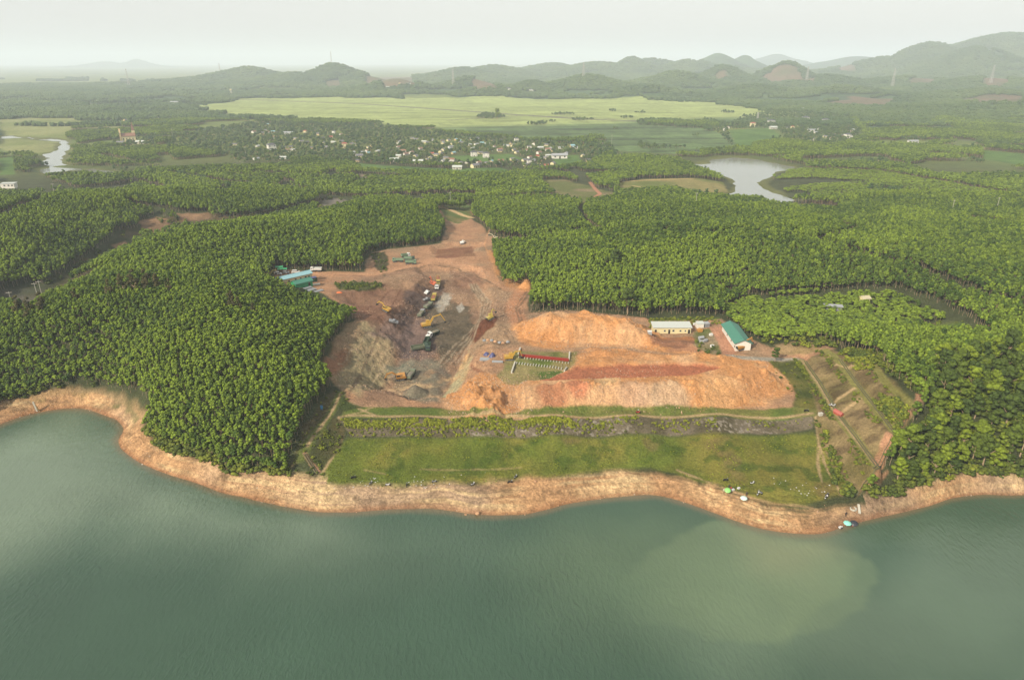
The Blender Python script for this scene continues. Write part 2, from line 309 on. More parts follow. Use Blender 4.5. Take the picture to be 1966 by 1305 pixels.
# plain beyond: a quilt of small fields
ca = math.cos(.12); sa = math.sin(.12); UX = X * ca + Y * sa; UY = -X * sa + Y * ca
def quilt(w1, w2, seed):
    a = np.floor(UX / w1 + fbm(UY, UX, w2 * 6, 1, seed) * .6 + seed).astype(np.int64); b = np.floor(UY / w2 + fbm(UX, UY, w1 * 4, 1, seed + 1) * .8).astype(np.int64)
    return _tab[(a * 7 + b * 13) & 255, (a * 31 + b * 17 + int(seed)) & 255]
Q = quilt(60, 26, 3.0); Q2 = quilt(24, 60, 9.0)
FG = lin(122, 142, 76, .52); FG2 = lin(96, 128, 62, .50); FY = lin(166, 170, 84, .55)
field = FG[None] * (1 - Q[:, None] * .5) + FY[None] * Q[:, None] * .5
field = field * (1 + .14 * (Q2 - .5) + .08 * N2)[:, None]
mix(None, field * 0.9, far)
# woods and scrub of the far plain and hills
wb = lambda x, y: .42 * sst(.30, .62, x / y) + .30 * sst(1900, 2300, np.hypot(x, y)) * (1 - sst(3600, 4600, np.hypot(x, y))) - .45 * sst(4200, 5200, np.hypot(x, y))
FN = fbm(X, Y * 1.6, 300, 4, 61) + wb(X, np.maximum(Y, 1))
woods = sst(-.12, .02, FN + .10 * fbm(X, Y, 90, 3, 62)) * sst(1300, 1700, RRf)
woods = np.maximum(woods, sst(9, 22, Z) * sst(1500, 1900, RRf))
wc = np.array([0.042, 0.075, 0.030])[None] * (1 + .5 * fbm(X, Y, 26, 4, 63) + .35 * fbm(X, Y, 260, 2, 64))[:, None]
mix(None, wc, woods)
# ploughed or cleared slopes far away
FARCLEAR = []
for pts in [[(700,160),(730,148),(790,148),(800,165),(740,172)], [(1460,150),(1490,128),(1530,130),(1570,150),(1560,160),(1480,160)], [(1370,145),(1390,134),(1405,150),(1380,156)], [(905,160),(940,158),(955,172),(915,176)],
            [(1840,192),(1900,182),(1966,185),(1966,200),(1880,200)], [(1570,200),(1640,186),(1720,190),(1700,206)], [(1880,165),(1910,150),(1940,160),(1920,172)], [(1600,130),(1640,128),(1650,140),(1610,140)], [(1320,118),(1350,113),(1345,122)], [(1740,160),(1800,150),(1790,165)], [(620,160),(650,152),(660,168),(630,172)]]:
    try: g = GL(pts)
    except Exception: continue
    FARCLEAR.append(g)
    paint(g, lin(150, 122, 100, .5), 15, .8, 25, lin(122, 116, 84, .5), 60)
# rice plain
RICE = GL([(372,206),(480,189),(640,187),(820,189),(1000,188),(1200,186),(1380,198),(1480,212),(1580,216),(1700,232),(1600,228),(1480,232),(1400,238),(1235,232),(1240,240),(1370,246),(1415,262),(1408,290),(1290,292),(1190,286),(1150,264),(1010,270),(900,258),(800,242),(640,232),(420,222)])
m = near(RICE, 60); d = sdpoly(X[m], Y[m], RICE) + 55 * fbm(X[m], Y[m], 130, 3, 66)
green = sst(-60, 60, (X[m] - P(900, 250, 3)[0]) * .35 - (Y[m] - P(900, 250, 3)[1]) + 90 + 60 * fbm(X[m], Y[m], 160, 2, 67))
rc = lin(172, 186, 112, .58)[None] * (1 - green[:, None]) + lin(116, 142, 86, .5)[None] * green[:, None]
Q3 = quilt(170, 15, 21.0); Q4 = quilt(70, 34, 33.0); rc = rc * (1 + .34 * (Q3[m] - .5) + .14 * (Q4[m] - .5) + .10 * (Q[m] - .5) + .20 * (Q2[m] - .5) * (1 + green) + .06 * N2[m])[:, None]
dk = sst(.08, .30, fbm(UX[m] * .16, UY[m], 26, 3, 68)) * (.12 + .24 * green); rc = rc * (1 - dk)[:, None]; dk2 = sst(.84, .97, 1 - np.abs(fbm(UX[m] * .12, UY[m], 70, 2, 69)) * 2.2); rc = rc * (1 - .22 * dk2)[:, None]
edge = np.abs(((UY[m] / 26 + fbm(UX[m], UY[m], 96, 1, 4) * .8) % 1) - .5) * 2
rc = rc * (1 - .45 * sst(.80, .97, edge) * (.5 + .7 * green) * (vnoise(UX[m], UY[m], 90, 5) > .35))[:, None]
mix(m, rc, 1 - sst(-6, 6, d))
ROADF = lin(120, 112, 100, .55)
for L, wd in [([(400,190),(520,193),(700,200),(900,214),(1000,221),(1120,229),(1240,233)], 26), ([(0,190),(120,196),(260,205),(400,190)], 22), ([(860,231),(1000,222),(1180,228)], 12), ([(1700,262),(1830,268),(1966,276)], 14), ([(1880,286),(1966,292)], 10)]:
    stroke(GL(L), wd, ROADF, .9, 2, 1)
MEADOW = GL([(0,228),(100,220),(205,214),(245,232),(232,246),(140,248),(125,262),(135,285),(60,296),(0,290)])
paint(MEADOW, lin(160, 164, 106, .55), 5, 1, 10, lin(138, 150, 84, .52), 50)
FIELDS = [GL([(672,312),(740,318),(860,324),(960,322),(985,330),(970,338),(900,338),(800,335),(700,330)]), GL([(860,300),(980,296),(1010,306),(900,312)]), GL([(0,305),(26,300),(28,335),(0,336)]),
          GL([(1060,300),(1110,298),(1120,318),(1070,322)]), GL([(1400,250),(1480,246),(1500,262),(1420,290)]), GL([(1880,288),(1966,296),(1966,318),(1890,306)])]
for g in FIELDS: paint(g, lin(112, 146, 70, .5), 2, 1, 3, lin(92, 126, 58, .5), 20)
CLEAR = [GL([(1190,352),(1230,344),(1330,342),(1385,350),(1400,366),(1385,378),(1330,366),(1260,366),(1190,372)]), GL([(1040,345),(1085,345),(1140,360),(1180,370),(1175,384),(1120,392),(1070,380),(1050,362)]),
         GL([(690,334),(760,338),(775,345),(700,344)]), GL([(1440,385),(1560,392),(1620,402),(1600,408),(1480,398)]), GL([(1850,425),(1900,428),(1966,436),(1966,441),(1870,434)]),
         GL([(1240,626),(1250,612),(1380,610),(1385,622)]), GL([(1740,640),(1780,620),(1850,615),(1880,640),(1860,655),(1800,655)])]
paint(CLEAR[0], lin(160, 150, 96, .55), 2, 1, 4, lin(126, 138, 70, .5), 18); paint(CLEAR[1], lin(120, 128, 70, .5), 2, 1, 4, lin(160, 140, 108, .55), 14)
paint(CLEAR[2], lin(150, 132, 112, .5), 2, 1, 3); paint(CLEAR[3], lin(130, 142, 70, .5), 2, 1, 3, lin(180, 150, 108, .55), 14); paint(CLEAR[4], lin(180, 150, 108, .55), 1.5, 1, 3)
paint(CLEAR[5], lin(110, 132, 50, .5), 1, 1, 1); paint(CLEAR[6], lin(92, 120, 52, .5), 2, 1, 3, lin(150, 140, 90, .5), 12)
stroke(GL([(1133,350),(1142,362),(1152,372),(1140,380)]), 4, lin(196, 140, 112, .6), 1, .8)
stroke(GL([(1195,349),(1240,346),(1330,343)]), 3, CREAM, .8, 1); stroke(GL([(1215,357),(1245,361)]), 3, CREAM, .8, 1)
# pond and stream banks
for p in PONDS:
    m = near(p, 60); d = sdpoly(X[m], Y[m], p); mix(m, lin(122, 126, 74, .5)[None] * (1 + .2 * N2[m])[:, None], 1 - sst(2, 10, d + 8 * fbm(X[m], Y[m], 30, 2, 68)))
# dry valley and diggings on the left
VAL = [GL([(0,560),(60,545),(130,545),(200,520),(60,600),(0,600)]), GL([(618,382),(650,380),(675,388),(690,398),(640,410),(612,412)])]
DIG = [GL([(262,425),(300,416),(322,420),(330,438),(300,455),(285,452)]), GL([(218,470),(240,462),(268,476),(262,482),(230,484)]), GL([(440,424),(470,422),(478,430),(446,430)]), GL([(340,410),(400,408),(404,420),(350,424)])]
VALP = W([(0,605),(0,575),(60,556),(110,535),(165,502),(215,470),(258,440),(300,430),(360,424),(430,420),(500,416),(590,398),(640,380),(690,392),(690,404),(600,414),(500,434),(430,438),(360,444),(300,452),(258,466),(215,496),(165,530),(110,562),(60,580)], 7.5)
paint(VALP, lin(66, 72, 44, .5), 3, .9, 5, lin(118, 102, 74, .5), 12)
paint(VAL[0], lin(112, 108, 100, .5), 3, .8, 5, lin(80, 88, 60, .5), 14); paint(VAL[1], lin(150, 142, 130, .55), 2, 1, 2, lin(120, 116, 96, .5), 10)
for g in DIG: paint(g, lin(176, 140, 108, .55), 1.5, .95, 2.5, lin(150, 120, 92, .5), 8)
# ---- the dam, the site and the shore
SITE = GL([(655,745),(622,715),(632,680),(645,650),(668,622),(690,612),(650,580),(600,552),(540,548),(520,535),(530,515),(620,522),(700,522),(700,500),(714,485),(745,478),(800,474),(845,466),(858,440),(838,405),(905,400),(905,420),(925,432),(940,452),(1015,462),(1010,470),(943,472),(950,520),(965,548),(1020,556),(1015,580),(1010,602),(1085,597),(1200,605),(1250,615),(1345,615),(1385,612),(1440,650),(1480,668),(1560,662),(1600,668),(1540,692),(1528,760),(1525,785),(1000,795),(900,783),(800,783),(700,783),(672,772)])
paint(SITE, lin(192, 148, 114, .60), 1.2, 1, 2.0, lin(168, 142, 114, .60), 12)
paint(GL([(640,560),(700,530),(800,510),(870,520),(925,545),(960,560),(1010,600),(960,620),(905,650),(860,760),(760,775),(700,770),(690,700),(700,620)]), BROWN, 5, .85, 6, lin(168, 138, 110, .62), 14, 1)
paint(GL([(622,715),(640,660),(668,622),(700,615),(745,650),(760,700),(740,745),(690,760),(655,745)]), lin(166, 154, 118, .62), 2, .9, 3, lin(184, 162, 126, .62), 13, 2)
paint(GL([(622,715),(640,660),(668,622),(690,616),(690,650),(665,690),(650,720)]), lin(172, 118, 90, .6), 2, .8, 3, lin(166, 140, 110, .6), 8, 3)
paint(GL([(640,560),(740,545),(800,560),(790,600),(740,625),(690,612),(660,575)]), lin(140, 100, 80, .54), 2, .9, 4, lin(160, 122, 98, .54), 8, 4)
paint(GL([(700,640),(760,605),(800,590),(835,600),(860,660),(820,700),(780,690),(750,650)]), PURPLE, 3, .9, 4, lin(142, 118, 108, .6), 7, 5)
paint(GL([(770,690),(850,690),(862,720),(855,770),(800,770),(760,740)]), lin(122, 114, 102, .54), 2, .9, 3, lin(146, 142, 122, .54), 5, 6)
paint(GL([(740,700),(790,690),(790,715),(760,730)]), lin(120, 128, 112, .6), 2, .8, 2, lin(156, 152, 132, .6), 4, 7)
paint(GL([(820,560),(850,575),(905,590),(910,640),(880,680),(850,700),(830,640),(812,600)]), lin(124, 112, 92, .52), 2, .9, 4, lin(98, 92, 76, .52), 5, 8)
paint(GL([(770,560),(840,545),(860,560),(830,590),(800,610),(770,640),(745,620),(770,590)]), lin(104, 88, 84, .52), 2, .85, 3, lin(128, 100, 84, .52), 5, 18)
paint(GL([(850,762),(868,730),(890,690),(902,668),(905,690),(890,735),(870,770)]), lin(186, 178, 140, .62), 1, .9, 1.5, lin(222, 176, 124, .62), 4, 9)
paint(GL([(835,590),(850,560),(868,562),(862,585),(845,600)]), lin(190, 184, 172, .6), 1.0, .9, 1.4, lin(150, 140, 120, .6), 3, 10)
paint(GL([(876,590),(886,580),(892,592),(882,600)]), lin(190, 184, 172, .6), .6, .9, .8)
paint(GL([(838,478),(905,474),(915,492),(838,496)]), lin(142, 96, 74, .6), 1, .9, 2, lin(150, 112, 84, .6), 6, 11)
paint(GL([(865,520),(925,520),(925,548),(870,552)]), lin(150, 116, 94, .6), 2, .9, 2, lin(138, 104, 84, .6), 5, 12)
paint(GL([(640,545),(690,540),(730,545),(735,555),(690,560),(650,556)]), lin(84, 100, 56, .5), 1.5, .95, 2.5, lin(120, 120, 72, .5), 6, 13)
paint(GL([(712,487),(740,482),(745,510),(738,530),(722,515)]), lin(72, 80, 52, .5), 1, .9, 2)
paint(GL([(905,400),(900,392),(870,395),(840,398),(852,420),(880,430),(905,418)]), lin(104, 128, 64, .5), 1.5, .95, 2, lin(140, 134, 84, .5), 6, 14)
stroke(GL([(838,396),(862,402),(885,412),(905,418)]), 5, CREAM, .95, 1.5)
stroke(GL([(600,524),(660,528),(720,528),(780,512),(840,498),(870,505),(905,512),(930,520),(960,545),(1000,560)]), 7, lin(206, 158, 122, .62), .8, 2, 1)
stroke(GL([(1000,560),(985,590),(1000,620),(1030,650),(1100,662),(1200,668),(1350,672)]), 8, lin(204, 146, 108, .62), .8, 2, 1)
paint(GL([(935,480),(950,520),(975,550),(1015,560),(1020,540),(960,530),(945,480)]), ORANGE, 1.5, .9, 2)
paint(W([(900,606),(940,600),(955,612),(950,624),(912,628),(900,616)], 14), lin(112, 70, 50, .6), .8, 1, 1)
TRK = lin(120, 100, 80, .5)
for k in range(7):
    o_ = k * 5.0
    for L in ([(900 + o_ * .5, 545), (925 + o_ * .6, 580), (922 + o_ * .3, 610), (900 + o_ * .4, 640), (870 + o_, 665), (840 + o_ * 1.2, 700)],): stroke(GL(L), .7, TRK if k % 2 else lin(176, 160, 136, .56), .75, .35, .5, k)
for L, cc_ in [([(1010,560),(990,590),(1000,620),(1035,650)], TRK), ([(1018,560),(996,590),(1006,620),(1040,650)], TRK), ([(905,700),(930,720),(965,742),(975,765),(978,788)], lin(150,96,72,.5)), ([(912,696),(938,716),(972,738),(984,765),(988,788)], lin(214,170,130,.56)), ([(1000,735),(1100,722),(1300,706),(1400,700)], lin(150,90,66,.5)), ([(900,690),(905,675),(960,662),(1040,658)], TRK), ([(760,520),(830,508),(880,516),(925,535),(960,555)], TRK), ([(756,526),(826,514),(876,522),(920,541)], lin(190,150,120,.56)), ([(640,528),(720,530),(790,514)], TRK), ([(940,440),(930,470),(945,500),(955,540)], lin(226,170,124,.56)), ([(700,600),(745,560),(770,555),(745,590)], lin(120,80,62,.5)), ([(650,700),(700,650),(720,625)], lin(200,178,144,.56)), ([(640,740),(690,745),(740,700)], lin(200,178,144,.56)), ([(670,760),(700,700),(730,640)], lin(120,100,80,.5))]:
    stroke(GL(L), 1.1, cc_, .7, .5, .6, L[0][0])
# spoil
HTOP = [q + (0,) for q in SPOIL]
for pl, r0 in ((SPOIL, 13), (SPOILB, 12), (SPOIL2, 15)):
    m = near(pl, r0 + 4); d = sdpoly(X[m], Y[m], pl) + 2 * fbm(X[m], Y[m], 8, 3, 80)
    gul = .5 * fbm(X[m], Y[m] * .45, 2.2, 3, 81) + .5 * fbm(X[m], Y[m], 1.2, 3, 86); bl = sst(-.1, .5, fbm(X[m], Y[m], 14, 3, 82)); rock = sst(.35, .6, fbm(X[m], Y[m] * .6, 1.6, 2, 83))
    c = ORANGE[None] * (1 - bl[:, None]) + ORANGE2[None] * bl[:, None]; c = c * (1 + .34 * gul)[:, None] * (1 - .35 * rock[:, None]) + .35 * rock[:, None] * CREAM[None]
    mix(m, c, 1 - sst(r0 - 3, r0 + 1, d))
for cx, cy, r0, cc in [(1280, 770, 9, lin(206, 180, 150, .62)), (1215, 765, 7, lin(206, 170, 140, .62)), (1380, 760, 9, lin(226, 176, 124, .62)), (1060, 770, 6, RED), (1110, 760, 5, lin(200, 120, 90, .6)), (1165, 750, 6, CREAM), (1450, 745, 8, lin(220, 160, 108, .62))]:
    c = P(cx, cy, 13); m = near([c[:2], c[:2] + 1], r0 * 2); d = np.hypot(X[m] - c[0], (Y[m] - c[1])) / r0 + .4 * fbm(X[m], Y[m], 5, 3, cx); mix(m, cc[None] * (1 + .15 * N3[m])[:, None], .7 * (1 - sst(.5, 1.2, d)))
m = near(FLAT, 3); d = sdpoly(X[m], Y[m], FLAT) + fbm(X[m], Y[m], 5, 2, 84); st = .5 + .5 * np.sin(Y[m] * 5 + fbm(X[m], Y[m], 30, 2, 85) * 6)
mix(m, RED[None] * (1 + .10 * st + .08 * N3[m])[:, None], 1 - sst(-.5, 1.5, d))
# right shaded flank debris, yard, and the green plot of the works
paint(W([(955,722),(975,690),(990,676),(1110,676),(1105,700),(1088,722),(1030,735),(970,735)], 13.5), lin(156, 146, 96, .6), .8, .95, 1.5, lin(112, 134, 56, .5), 6, 20)
paint(W([(1030,712),(1085,708),(1080,722),(1040,728)], 13.5), lin(92, 124, 48, .5), 1, .9, 1)
paint(W([(1125,760),(1150,752),(1250,672),(1180,668),(1050,664)], 13.5), lin(190, 132, 98, .6), 2, .1, 2)
stroke(W([(1090,668),(1180,666),(1300,678),(1400,684)], 14), 3, lin(150, 136, 118, .6), .6, 1.5)
paint(W([(1245,648),(1335,645),(1345,660),(1300,668),(1250,662)], 14), lin(150, 108, 86, .6), 1, .9, 1.5, lin(196, 130, 78, .6), 6, 21)
paint(W([(1335,638),(1365,630),(1382,660),(1385,676),(1360,678),(1335,662)], 14), lin(108, 122, 62, .5), 1, .9, 2, lin(180, 160, 130, .55), 5, 22)
paint(W([(1362,630),(1385,626),(1415,672),(1410,684),(1388,680),(1378,655)], 14), lin(204, 150, 120, .62), .6, .95, 1)
stroke(W([(1400,684),(1470,689),(1535,690)], 13.6), 4.0, lin(176, 170, 156, .6), .95, .8)
paint(GL([(1488,662),(1530,655),(1575,660),(1580,672),(1530,680),(1490,678)]), lin(196, 166, 122, .58), 1, .9, 2, lin(160, 140, 90, .55), 5, 23)
# flank between spoil and abutment: scrub
paint(GL([(1478,694),(1540,692),(1560,740),(1600,790),(1560,790),(1528,778),(1520,740)]), lin(132, 128, 62, .5), 1, .95, 1.5, lin(86, 100, 44, .5), 6, 24)
# dam crest and slopes
CREST = GL([(655,800),(660,787),(700,781),(780,781),(900,787),(960,792),(1000,790),(1060,781),(1200,781),(1350,781),(1525,781),(1570,786),(1566,800),(1400,800),(1100,800),(800,800)])
paint(CREST, lin(112, 130, 58, .5), .6, 1, .8, lin(140, 140, 74, .5), 5, 25)
stroke(GL([(665,798),(700,797),(800,798),(1000,798),(1200,797),(1400,796),(1560,793)]), 1.1, PATH, .85, .4)
stroke(GL([(672,772),(690,785),(720,797)]), 1.0, PATH, .7, .4); stroke(GL([(655,800),(690,792),(715,782)]), 1.0, PATH, .6, .4)
RIPRAP = GL([(655,803),(800,803),(1100,803),(1400,802),(1562,798),(1560,822),(1400,831),(1100,835),(800,838),(672,838)])
paint(RIPRAP, lin(142, 130, 110, .54), .5, 1, .6, lin(108, 100, 76, .52), 3, 26)
m = near(RIPRAP, 2); d = sdpoly(X[m], Y[m], RIPRAP); spk = sst(.2, .45, fbm(X[m], Y[m], .9, 2, 27)) * sst(.0, .3, fbm(X[m], Y[m], 25, 2, 28) + sst(60, 120, X[m]) * .6)
mix(m, lin(184, 174, 160, .6)[None], spk * .7 * (1 - sst(-.5, .5, d)))
BANK = GL([(668,842),(800,840),(1100,837),(1400,833),(1562,826),(1590,860),(1640,940),(1600,952),(1530,972),(1450,957),(1400,938),(1350,925),(1300,906),(1250,897),(1180,905),(1100,914),(1000,922),(930,930),(850,934),(780,938),(700,938),(640,930),(612,920),(630,890),(650,860)])
paint(BANK, lin(112, 126, 48, .54), 1.2, 1, 1.5, lin(146, 140, 64, .54), 9, 29)
m = near(BANK, 0); d = sdpoly(X[m], Y[m], BANK)
mix(m, lin(146, 122, 84, .5)[None] * (1 + .2 * N3[m])[:, None], .5 * sst(.25, .5, fbm(X[m], Y[m], 13, 4, 30)) * (1 - sst(-2, 0, d)))
mix(m, lin(84, 108, 36, .5)[None], .7 * sst(.1, .5, fbm(X[m], Y[m], 5, 3, 31)) * (1 - sst(-2, 0, d)))
for L in ([(650,800),(657,840),(650,860),(630,890),(615,915)], [(1000,897),(940,901),(880,902),(808,900)], [(700,902),(740,910)], [(1566,800),(1572,850),(1580,880),(1605,930),(1615,950)], [(1572,850),(1570,890),(1578,925)], [(1300,902),(1380,932),(1440,955),(1490,968),(1560,975)], [(1590,795),(1572,830)]):
    stroke(GL(L), .9 if L[0][0] in (650, 1566, 1572, 1590) else .7, PATH, .75 if L[0][0] in (650, 1566, 1572, 1590, 1300) else .4, .4)
paint(GL([(655,805),(663,838),(655,855),(625,895),(608,908),(590,880),(610,850),(640,800)]), lin(104, 96, 62, .5), .6, .95, 1, lin(84, 88, 50, .5), 5, 32)
paint(GL([(640,745),(655,758),(620,820),(590,860),(560,905),(552,900),(570,865),(586,815),(618,770)]), lin(88, 92, 52, .5), 1, .9, 2, lin(120, 108, 76, .5), 6, 52)
stroke(GL([(655,755),(640,785),(615,820),(590,855),(575,880)]), 3.2, lin(120, 132, 66, .5), .9, .8); stroke(GL([(655,755),(640,785),(615,820),(590,855)]), 1.2, PATH, .9, .4)
stroke(GL([(585,870),(597,890),(612,905)]), 1.3, lin(196, 150, 120, .6), .8, .4)
paint(GL([(655,758),(680,775),(700,782),(660,790),(645,785)]), lin(78, 92, 44, .5), .8, .95, 1)
# right abutment: terraces with dry grass
ABUT = GL([(1540,692),(1600,672),(1665,682),(1700,720),(1745,765),(1760,790),(1715,835),(1685,900),(1650,945),(1620,925),(1575,850),(1570,790)])
paint(ABUT, lin(168, 146, 104, .54), .8, 1, 1.2, lin(134, 122, 76, .52), 6, 33)
m = near(ABUT, 0); d = sdpoly(X[m], Y[m], ABUT); s = fbm(X[m] * .35 + Y[m] * .1, Y[m] * 1.2, 3, 3, 34)
mix(m, lin(104, 84, 62, .5)[None], .6 * sst(.0, .4, s) * (1 - sst(-1, 0, d)))
BEACHL = GL([(0,778),(60,763),(90,751),(150,740),(200,746),(250,764),(296,778),(282,800),(276,832),(290,850),(235,850),(218,830),(228,806),(150,783),(80,790),(0,815)])
paint(BEACHL, lin(176, 150, 112, .55), 1.5, .95, 2.5, lin(196, 160, 116, .55), 8, 51)
paint(GL([(150,800),(180,770),(230,780),(262,768),(250,800),(228,806)]), lin(120, 116, 78, .5), 2, .7, 3)
BERMS = [GL([(1540,692),(1570,735),(1605,795),(1640,840),(1682,893)]), GL([(1585,672),(1608,690),(1640,735),(1680,785),(1718,828)]), GL([(1660,686),(1700,735),(1748,780)])]
for L in BERMS: stroke(L, 3.2, lin(158, 154, 86, .56), .95, .5); 
stroke(BERMS[0], 1.0, PATH, .8, .4)
for L in ([(1605,770),(1640,745)], [(1618,790),(1650,765)], [(1650,700),(1600,700)]): stroke(GL(L), 1.5, CREAM, .7, .5)
for pts in ([(1700,828),(1716,835),(1700,880),(1688,898),(1675,885)], [(1728,790),(1742,780),(1748,795),(1725,828),(1722,810)], [(1762,745),(1785,740),(1775,775),(1755,770)], [(1685,900),(1668,925),(1660,950),(1690,930),(1705,905)], [(1640,960),(1660,925),(1650,950)]):
    paint(GL(pts), lin(198, 150, 118, .6), .5, .95, .7, lin(180, 140, 98, .6), 4, 35)
# grove floor and the hollow behind
# shore
m = np.where((Z < 6.5) & (RRf < 470))[0]
st = .5 + .5 * np.sin(Z[m] * 9 + N2[m] * 3); st2 = sst(.2, .8, vnoise(Z[m] * 7, X[m] * .03, 1.0, 3))
st2 = st2 * sst(-.4, .4, fbm(X[m], Y[m], 14, 3, 43)); pk = sst(-.2, .5, fbm(X[m], Y[m], 26, 3, 44))[:, None]; bc = (lin(206, 162, 118, .60)[None] * (1 - pk) + lin(194, 164, 134, .60)[None] * pk) * (1 - st2[:, None]) + lin(228, 198, 150, .62)[None] * st2[:, None]
bc = bc * (1 + .04 * st + .30 * N3[m] + .22 * N2[m] - .22 * sst(.2, .5, fbm(X[m] * .4, Y[m] * 1.5, 3.5, 3, 45)))[:, None]
lo = 1 - sst(.15, 1.3, Z[m] + .3 * N2[m]); bc = bc * (1 - .55 * lo[:, None]) + lin(180, 124, 86, .54)[None] * .55 * lo[:, None]
rk = sst(.25, .5, fbm(X[m], Y[m], .8, 2, 41)); bc = bc * (1 - .3 * rk[:, None]) + .3 * rk[:, None] * lin(140, 110, 84, .5)[None]
hi = 3.2 + 1.0 * N1[m] + .5 * N2[m] + np.where(X[m] < -60, 1.0, 0) + np.where(X[m] > 110, 1.5, 0)
inbank = sdpoly(X[m], Y[m], BANK)
k = (1 - sst(hi - .5, hi + .7, Z[m])) * np.clip(sst(-3.5, 1.0, inbank + 1.5 * N2[m]) + (1 - sst(.9, 1.6, Z[m])), 0, 1)
left = (X[m] < -128); gk = sst(.1, .5, fbm(X[m], Y[m], 8, 3, 42)) * left * sst(1.5, 3, Z[m])
bc = bc * (1 - .7 * gk[:, None]) + lin(100, 112, 60, .5)[None] * .7 * gk[:, None]
mix(m, bc, k)
wetk = 1 - sst(.05, .35, Z[m]); COL[m] *= (1 - .25 * wetk)[:, None]

# ---------------------------------------------------------------- materials
def nodes(name):
    m = bpy.data.materials.new(name); m.use_nodes = True; nt = m.node_tree; return m, nt, nt.nodes["Principled BSDF"], nt.nodes["Material Output"]
def L_(nt, a, b): nt.links.new(a, b)
def mat(name, col, rough=.6, metal=0.0, var=.15, scale=3.0, bump=0.0):
    m, nt, b, o = nodes(name)
    tc = nt.nodes.new('ShaderNodeTexCoord'); n = nt.nodes.new('ShaderNodeTexNoise'); n.inputs['Scale'].default_value = scale; n.inputs['Detail'].default_value = 4
    L_(nt, tc.outputs['Object'], n.inputs['Vector'])
    mr = nt.nodes.new('ShaderNodeMapRange'); mr.inputs[3].default_value = 1 - var; mr.inputs[4].default_value = 1 + var; L_(nt, n.outputs[0], mr.inputs[0])
    mx = nt.nodes.new('ShaderNodeMix'); mx.data_type = 'RGBA'; mx.blend_type = 'MULTIPLY'; mx.inputs[0].default_value = 1
    mx.inputs[6].default_value = (*col, 1); L_(nt, mr.outputs[0], mx.inputs[7]); L_(nt, mx.outputs[2], b.inputs['Base Color'])
    b.inputs['Roughness'].default_value = rough; b.inputs['Metallic'].default_value = metal
    if bump:
        bp = nt.nodes.new('ShaderNodeBump'); bp.inputs['Distance'].default_value = bump; bp.inputs['Strength'].default_value = .6; L_(nt, n.outputs[0], bp.inputs['Height']); L_(nt, bp.outputs[0], b.inputs['Normal'])
    return m
# ground
gm, nt, b, o = nodes("ground")
at = nt.nodes.new('ShaderNodeAttribute'); at.attribute_name = 'cover'
geo = nt.nodes.new('ShaderNodeNewGeometry')
n1 = nt.nodes.new('ShaderNodeTexNoise'); n1.inputs['Scale'].default_value = 1.3; n1.inputs['Detail'].default_value = 6; n1.inputs['Roughness'].default_value = .7
n2 = nt.nodes.new('ShaderNodeTexNoise'); n2.inputs['Scale'].default_value = .12; n2.inputs['Detail'].default_value = 8; n2.inputs['Roughness'].default_value = .65
L_(nt, geo.outputs['Position'], n1.inputs['Vector']); L_(nt, geo.outputs['Position'], n2.inputs['Vector'])
m1 = nt.nodes.new('ShaderNodeMapRange'); m1.inputs[1].default_value = .3; m1.inputs[2].default_value = .7; m1.inputs[3].default_value = .60; m1.inputs[4].default_value = 1.40; L_(nt, n1.outputs[0], m1.inputs[0])
m2 = nt.nodes.new('ShaderNodeMapRange'); m2.inputs[1].default_value = .3; m2.inputs[2].default_value = .7; m2.inputs[3].default_value = .82; m2.inputs[4].default_value = 1.18; L_(nt, n2.outputs[0], m2.inputs[0])
mu = nt.nodes.new('ShaderNodeMath'); mu.operation = 'MULTIPLY'; L_(nt, m1.outputs[0], mu.inputs[0]); L_(nt, m2.outputs[0], mu.inputs[1])
mx = nt.nodes.new('ShaderNodeMix'); mx.data_type = 'RGBA'; mx.blend_type = 'MULTIPLY'; mx.inputs[0].default_value = 1; L_(nt, at.outputs['Color'], mx.inputs[6]); L_(nt, mu.outputs[0], mx.inputs[7]); L_(nt, mx.outputs[2], b.inputs['Base Color'])
b.inputs['Roughness'].default_value = .95; b.inputs['Specular IOR Level'].default_value = .15
bp = nt.nodes.new('ShaderNodeBump'); bp.inputs['Distance'].default_value = .9; bp.inputs['Strength'].default_value = 1; L_(nt, n1.outputs[0], bp.inputs['Height']); L_(nt, bp.outputs[0], b.inputs['Normal'])
me = bpy.data.meshes.new("ground")
idx = np.arange(NR * NA, dtype=np.int32).reshape(NR, NA)
q = np.stack([idx[:-1, :-1], idx[:-1, 1:], idx[1:, 1:], idx[1:, :-1]], -1).reshape(-1, 4)
q = q[:, ::-1]
me.vertices.add(NR * NA); me.vertices.foreach_set('co', np.stack([X, Y, Z], 1).astype(np.float32).ravel())
me.loops.add(q.size); me.loops.foreach_set('vertex_index', q.astype(np.int32).ravel())
me.polygons.add(len(q)); me.polygons.foreach_set('loop_start', np.arange(0, q.size, 4, dtype=np.int32)); me.polygons.foreach_set('loop_total', np.full(len(q), 4, np.int32))
me.update(); me.polygons.foreach_set('use_smooth', np.ones(len(q), bool))
ca_ = me.color_attributes.new('cover', 'FLOAT_COLOR', 'POINT'); ca_.data.foreach_set('color', np.concatenate([np.clip(COL, .003, .9), np.ones((X.size, 1))], 1).astype(np.float32).ravel())
me.materials.append(gm)
ground = bpy.data.objects.new("ground", me); C.objects.link(ground); ground['kind'] = 'structure'; ground['label'] = 'hills, bare orange earthworks, shore and plain'

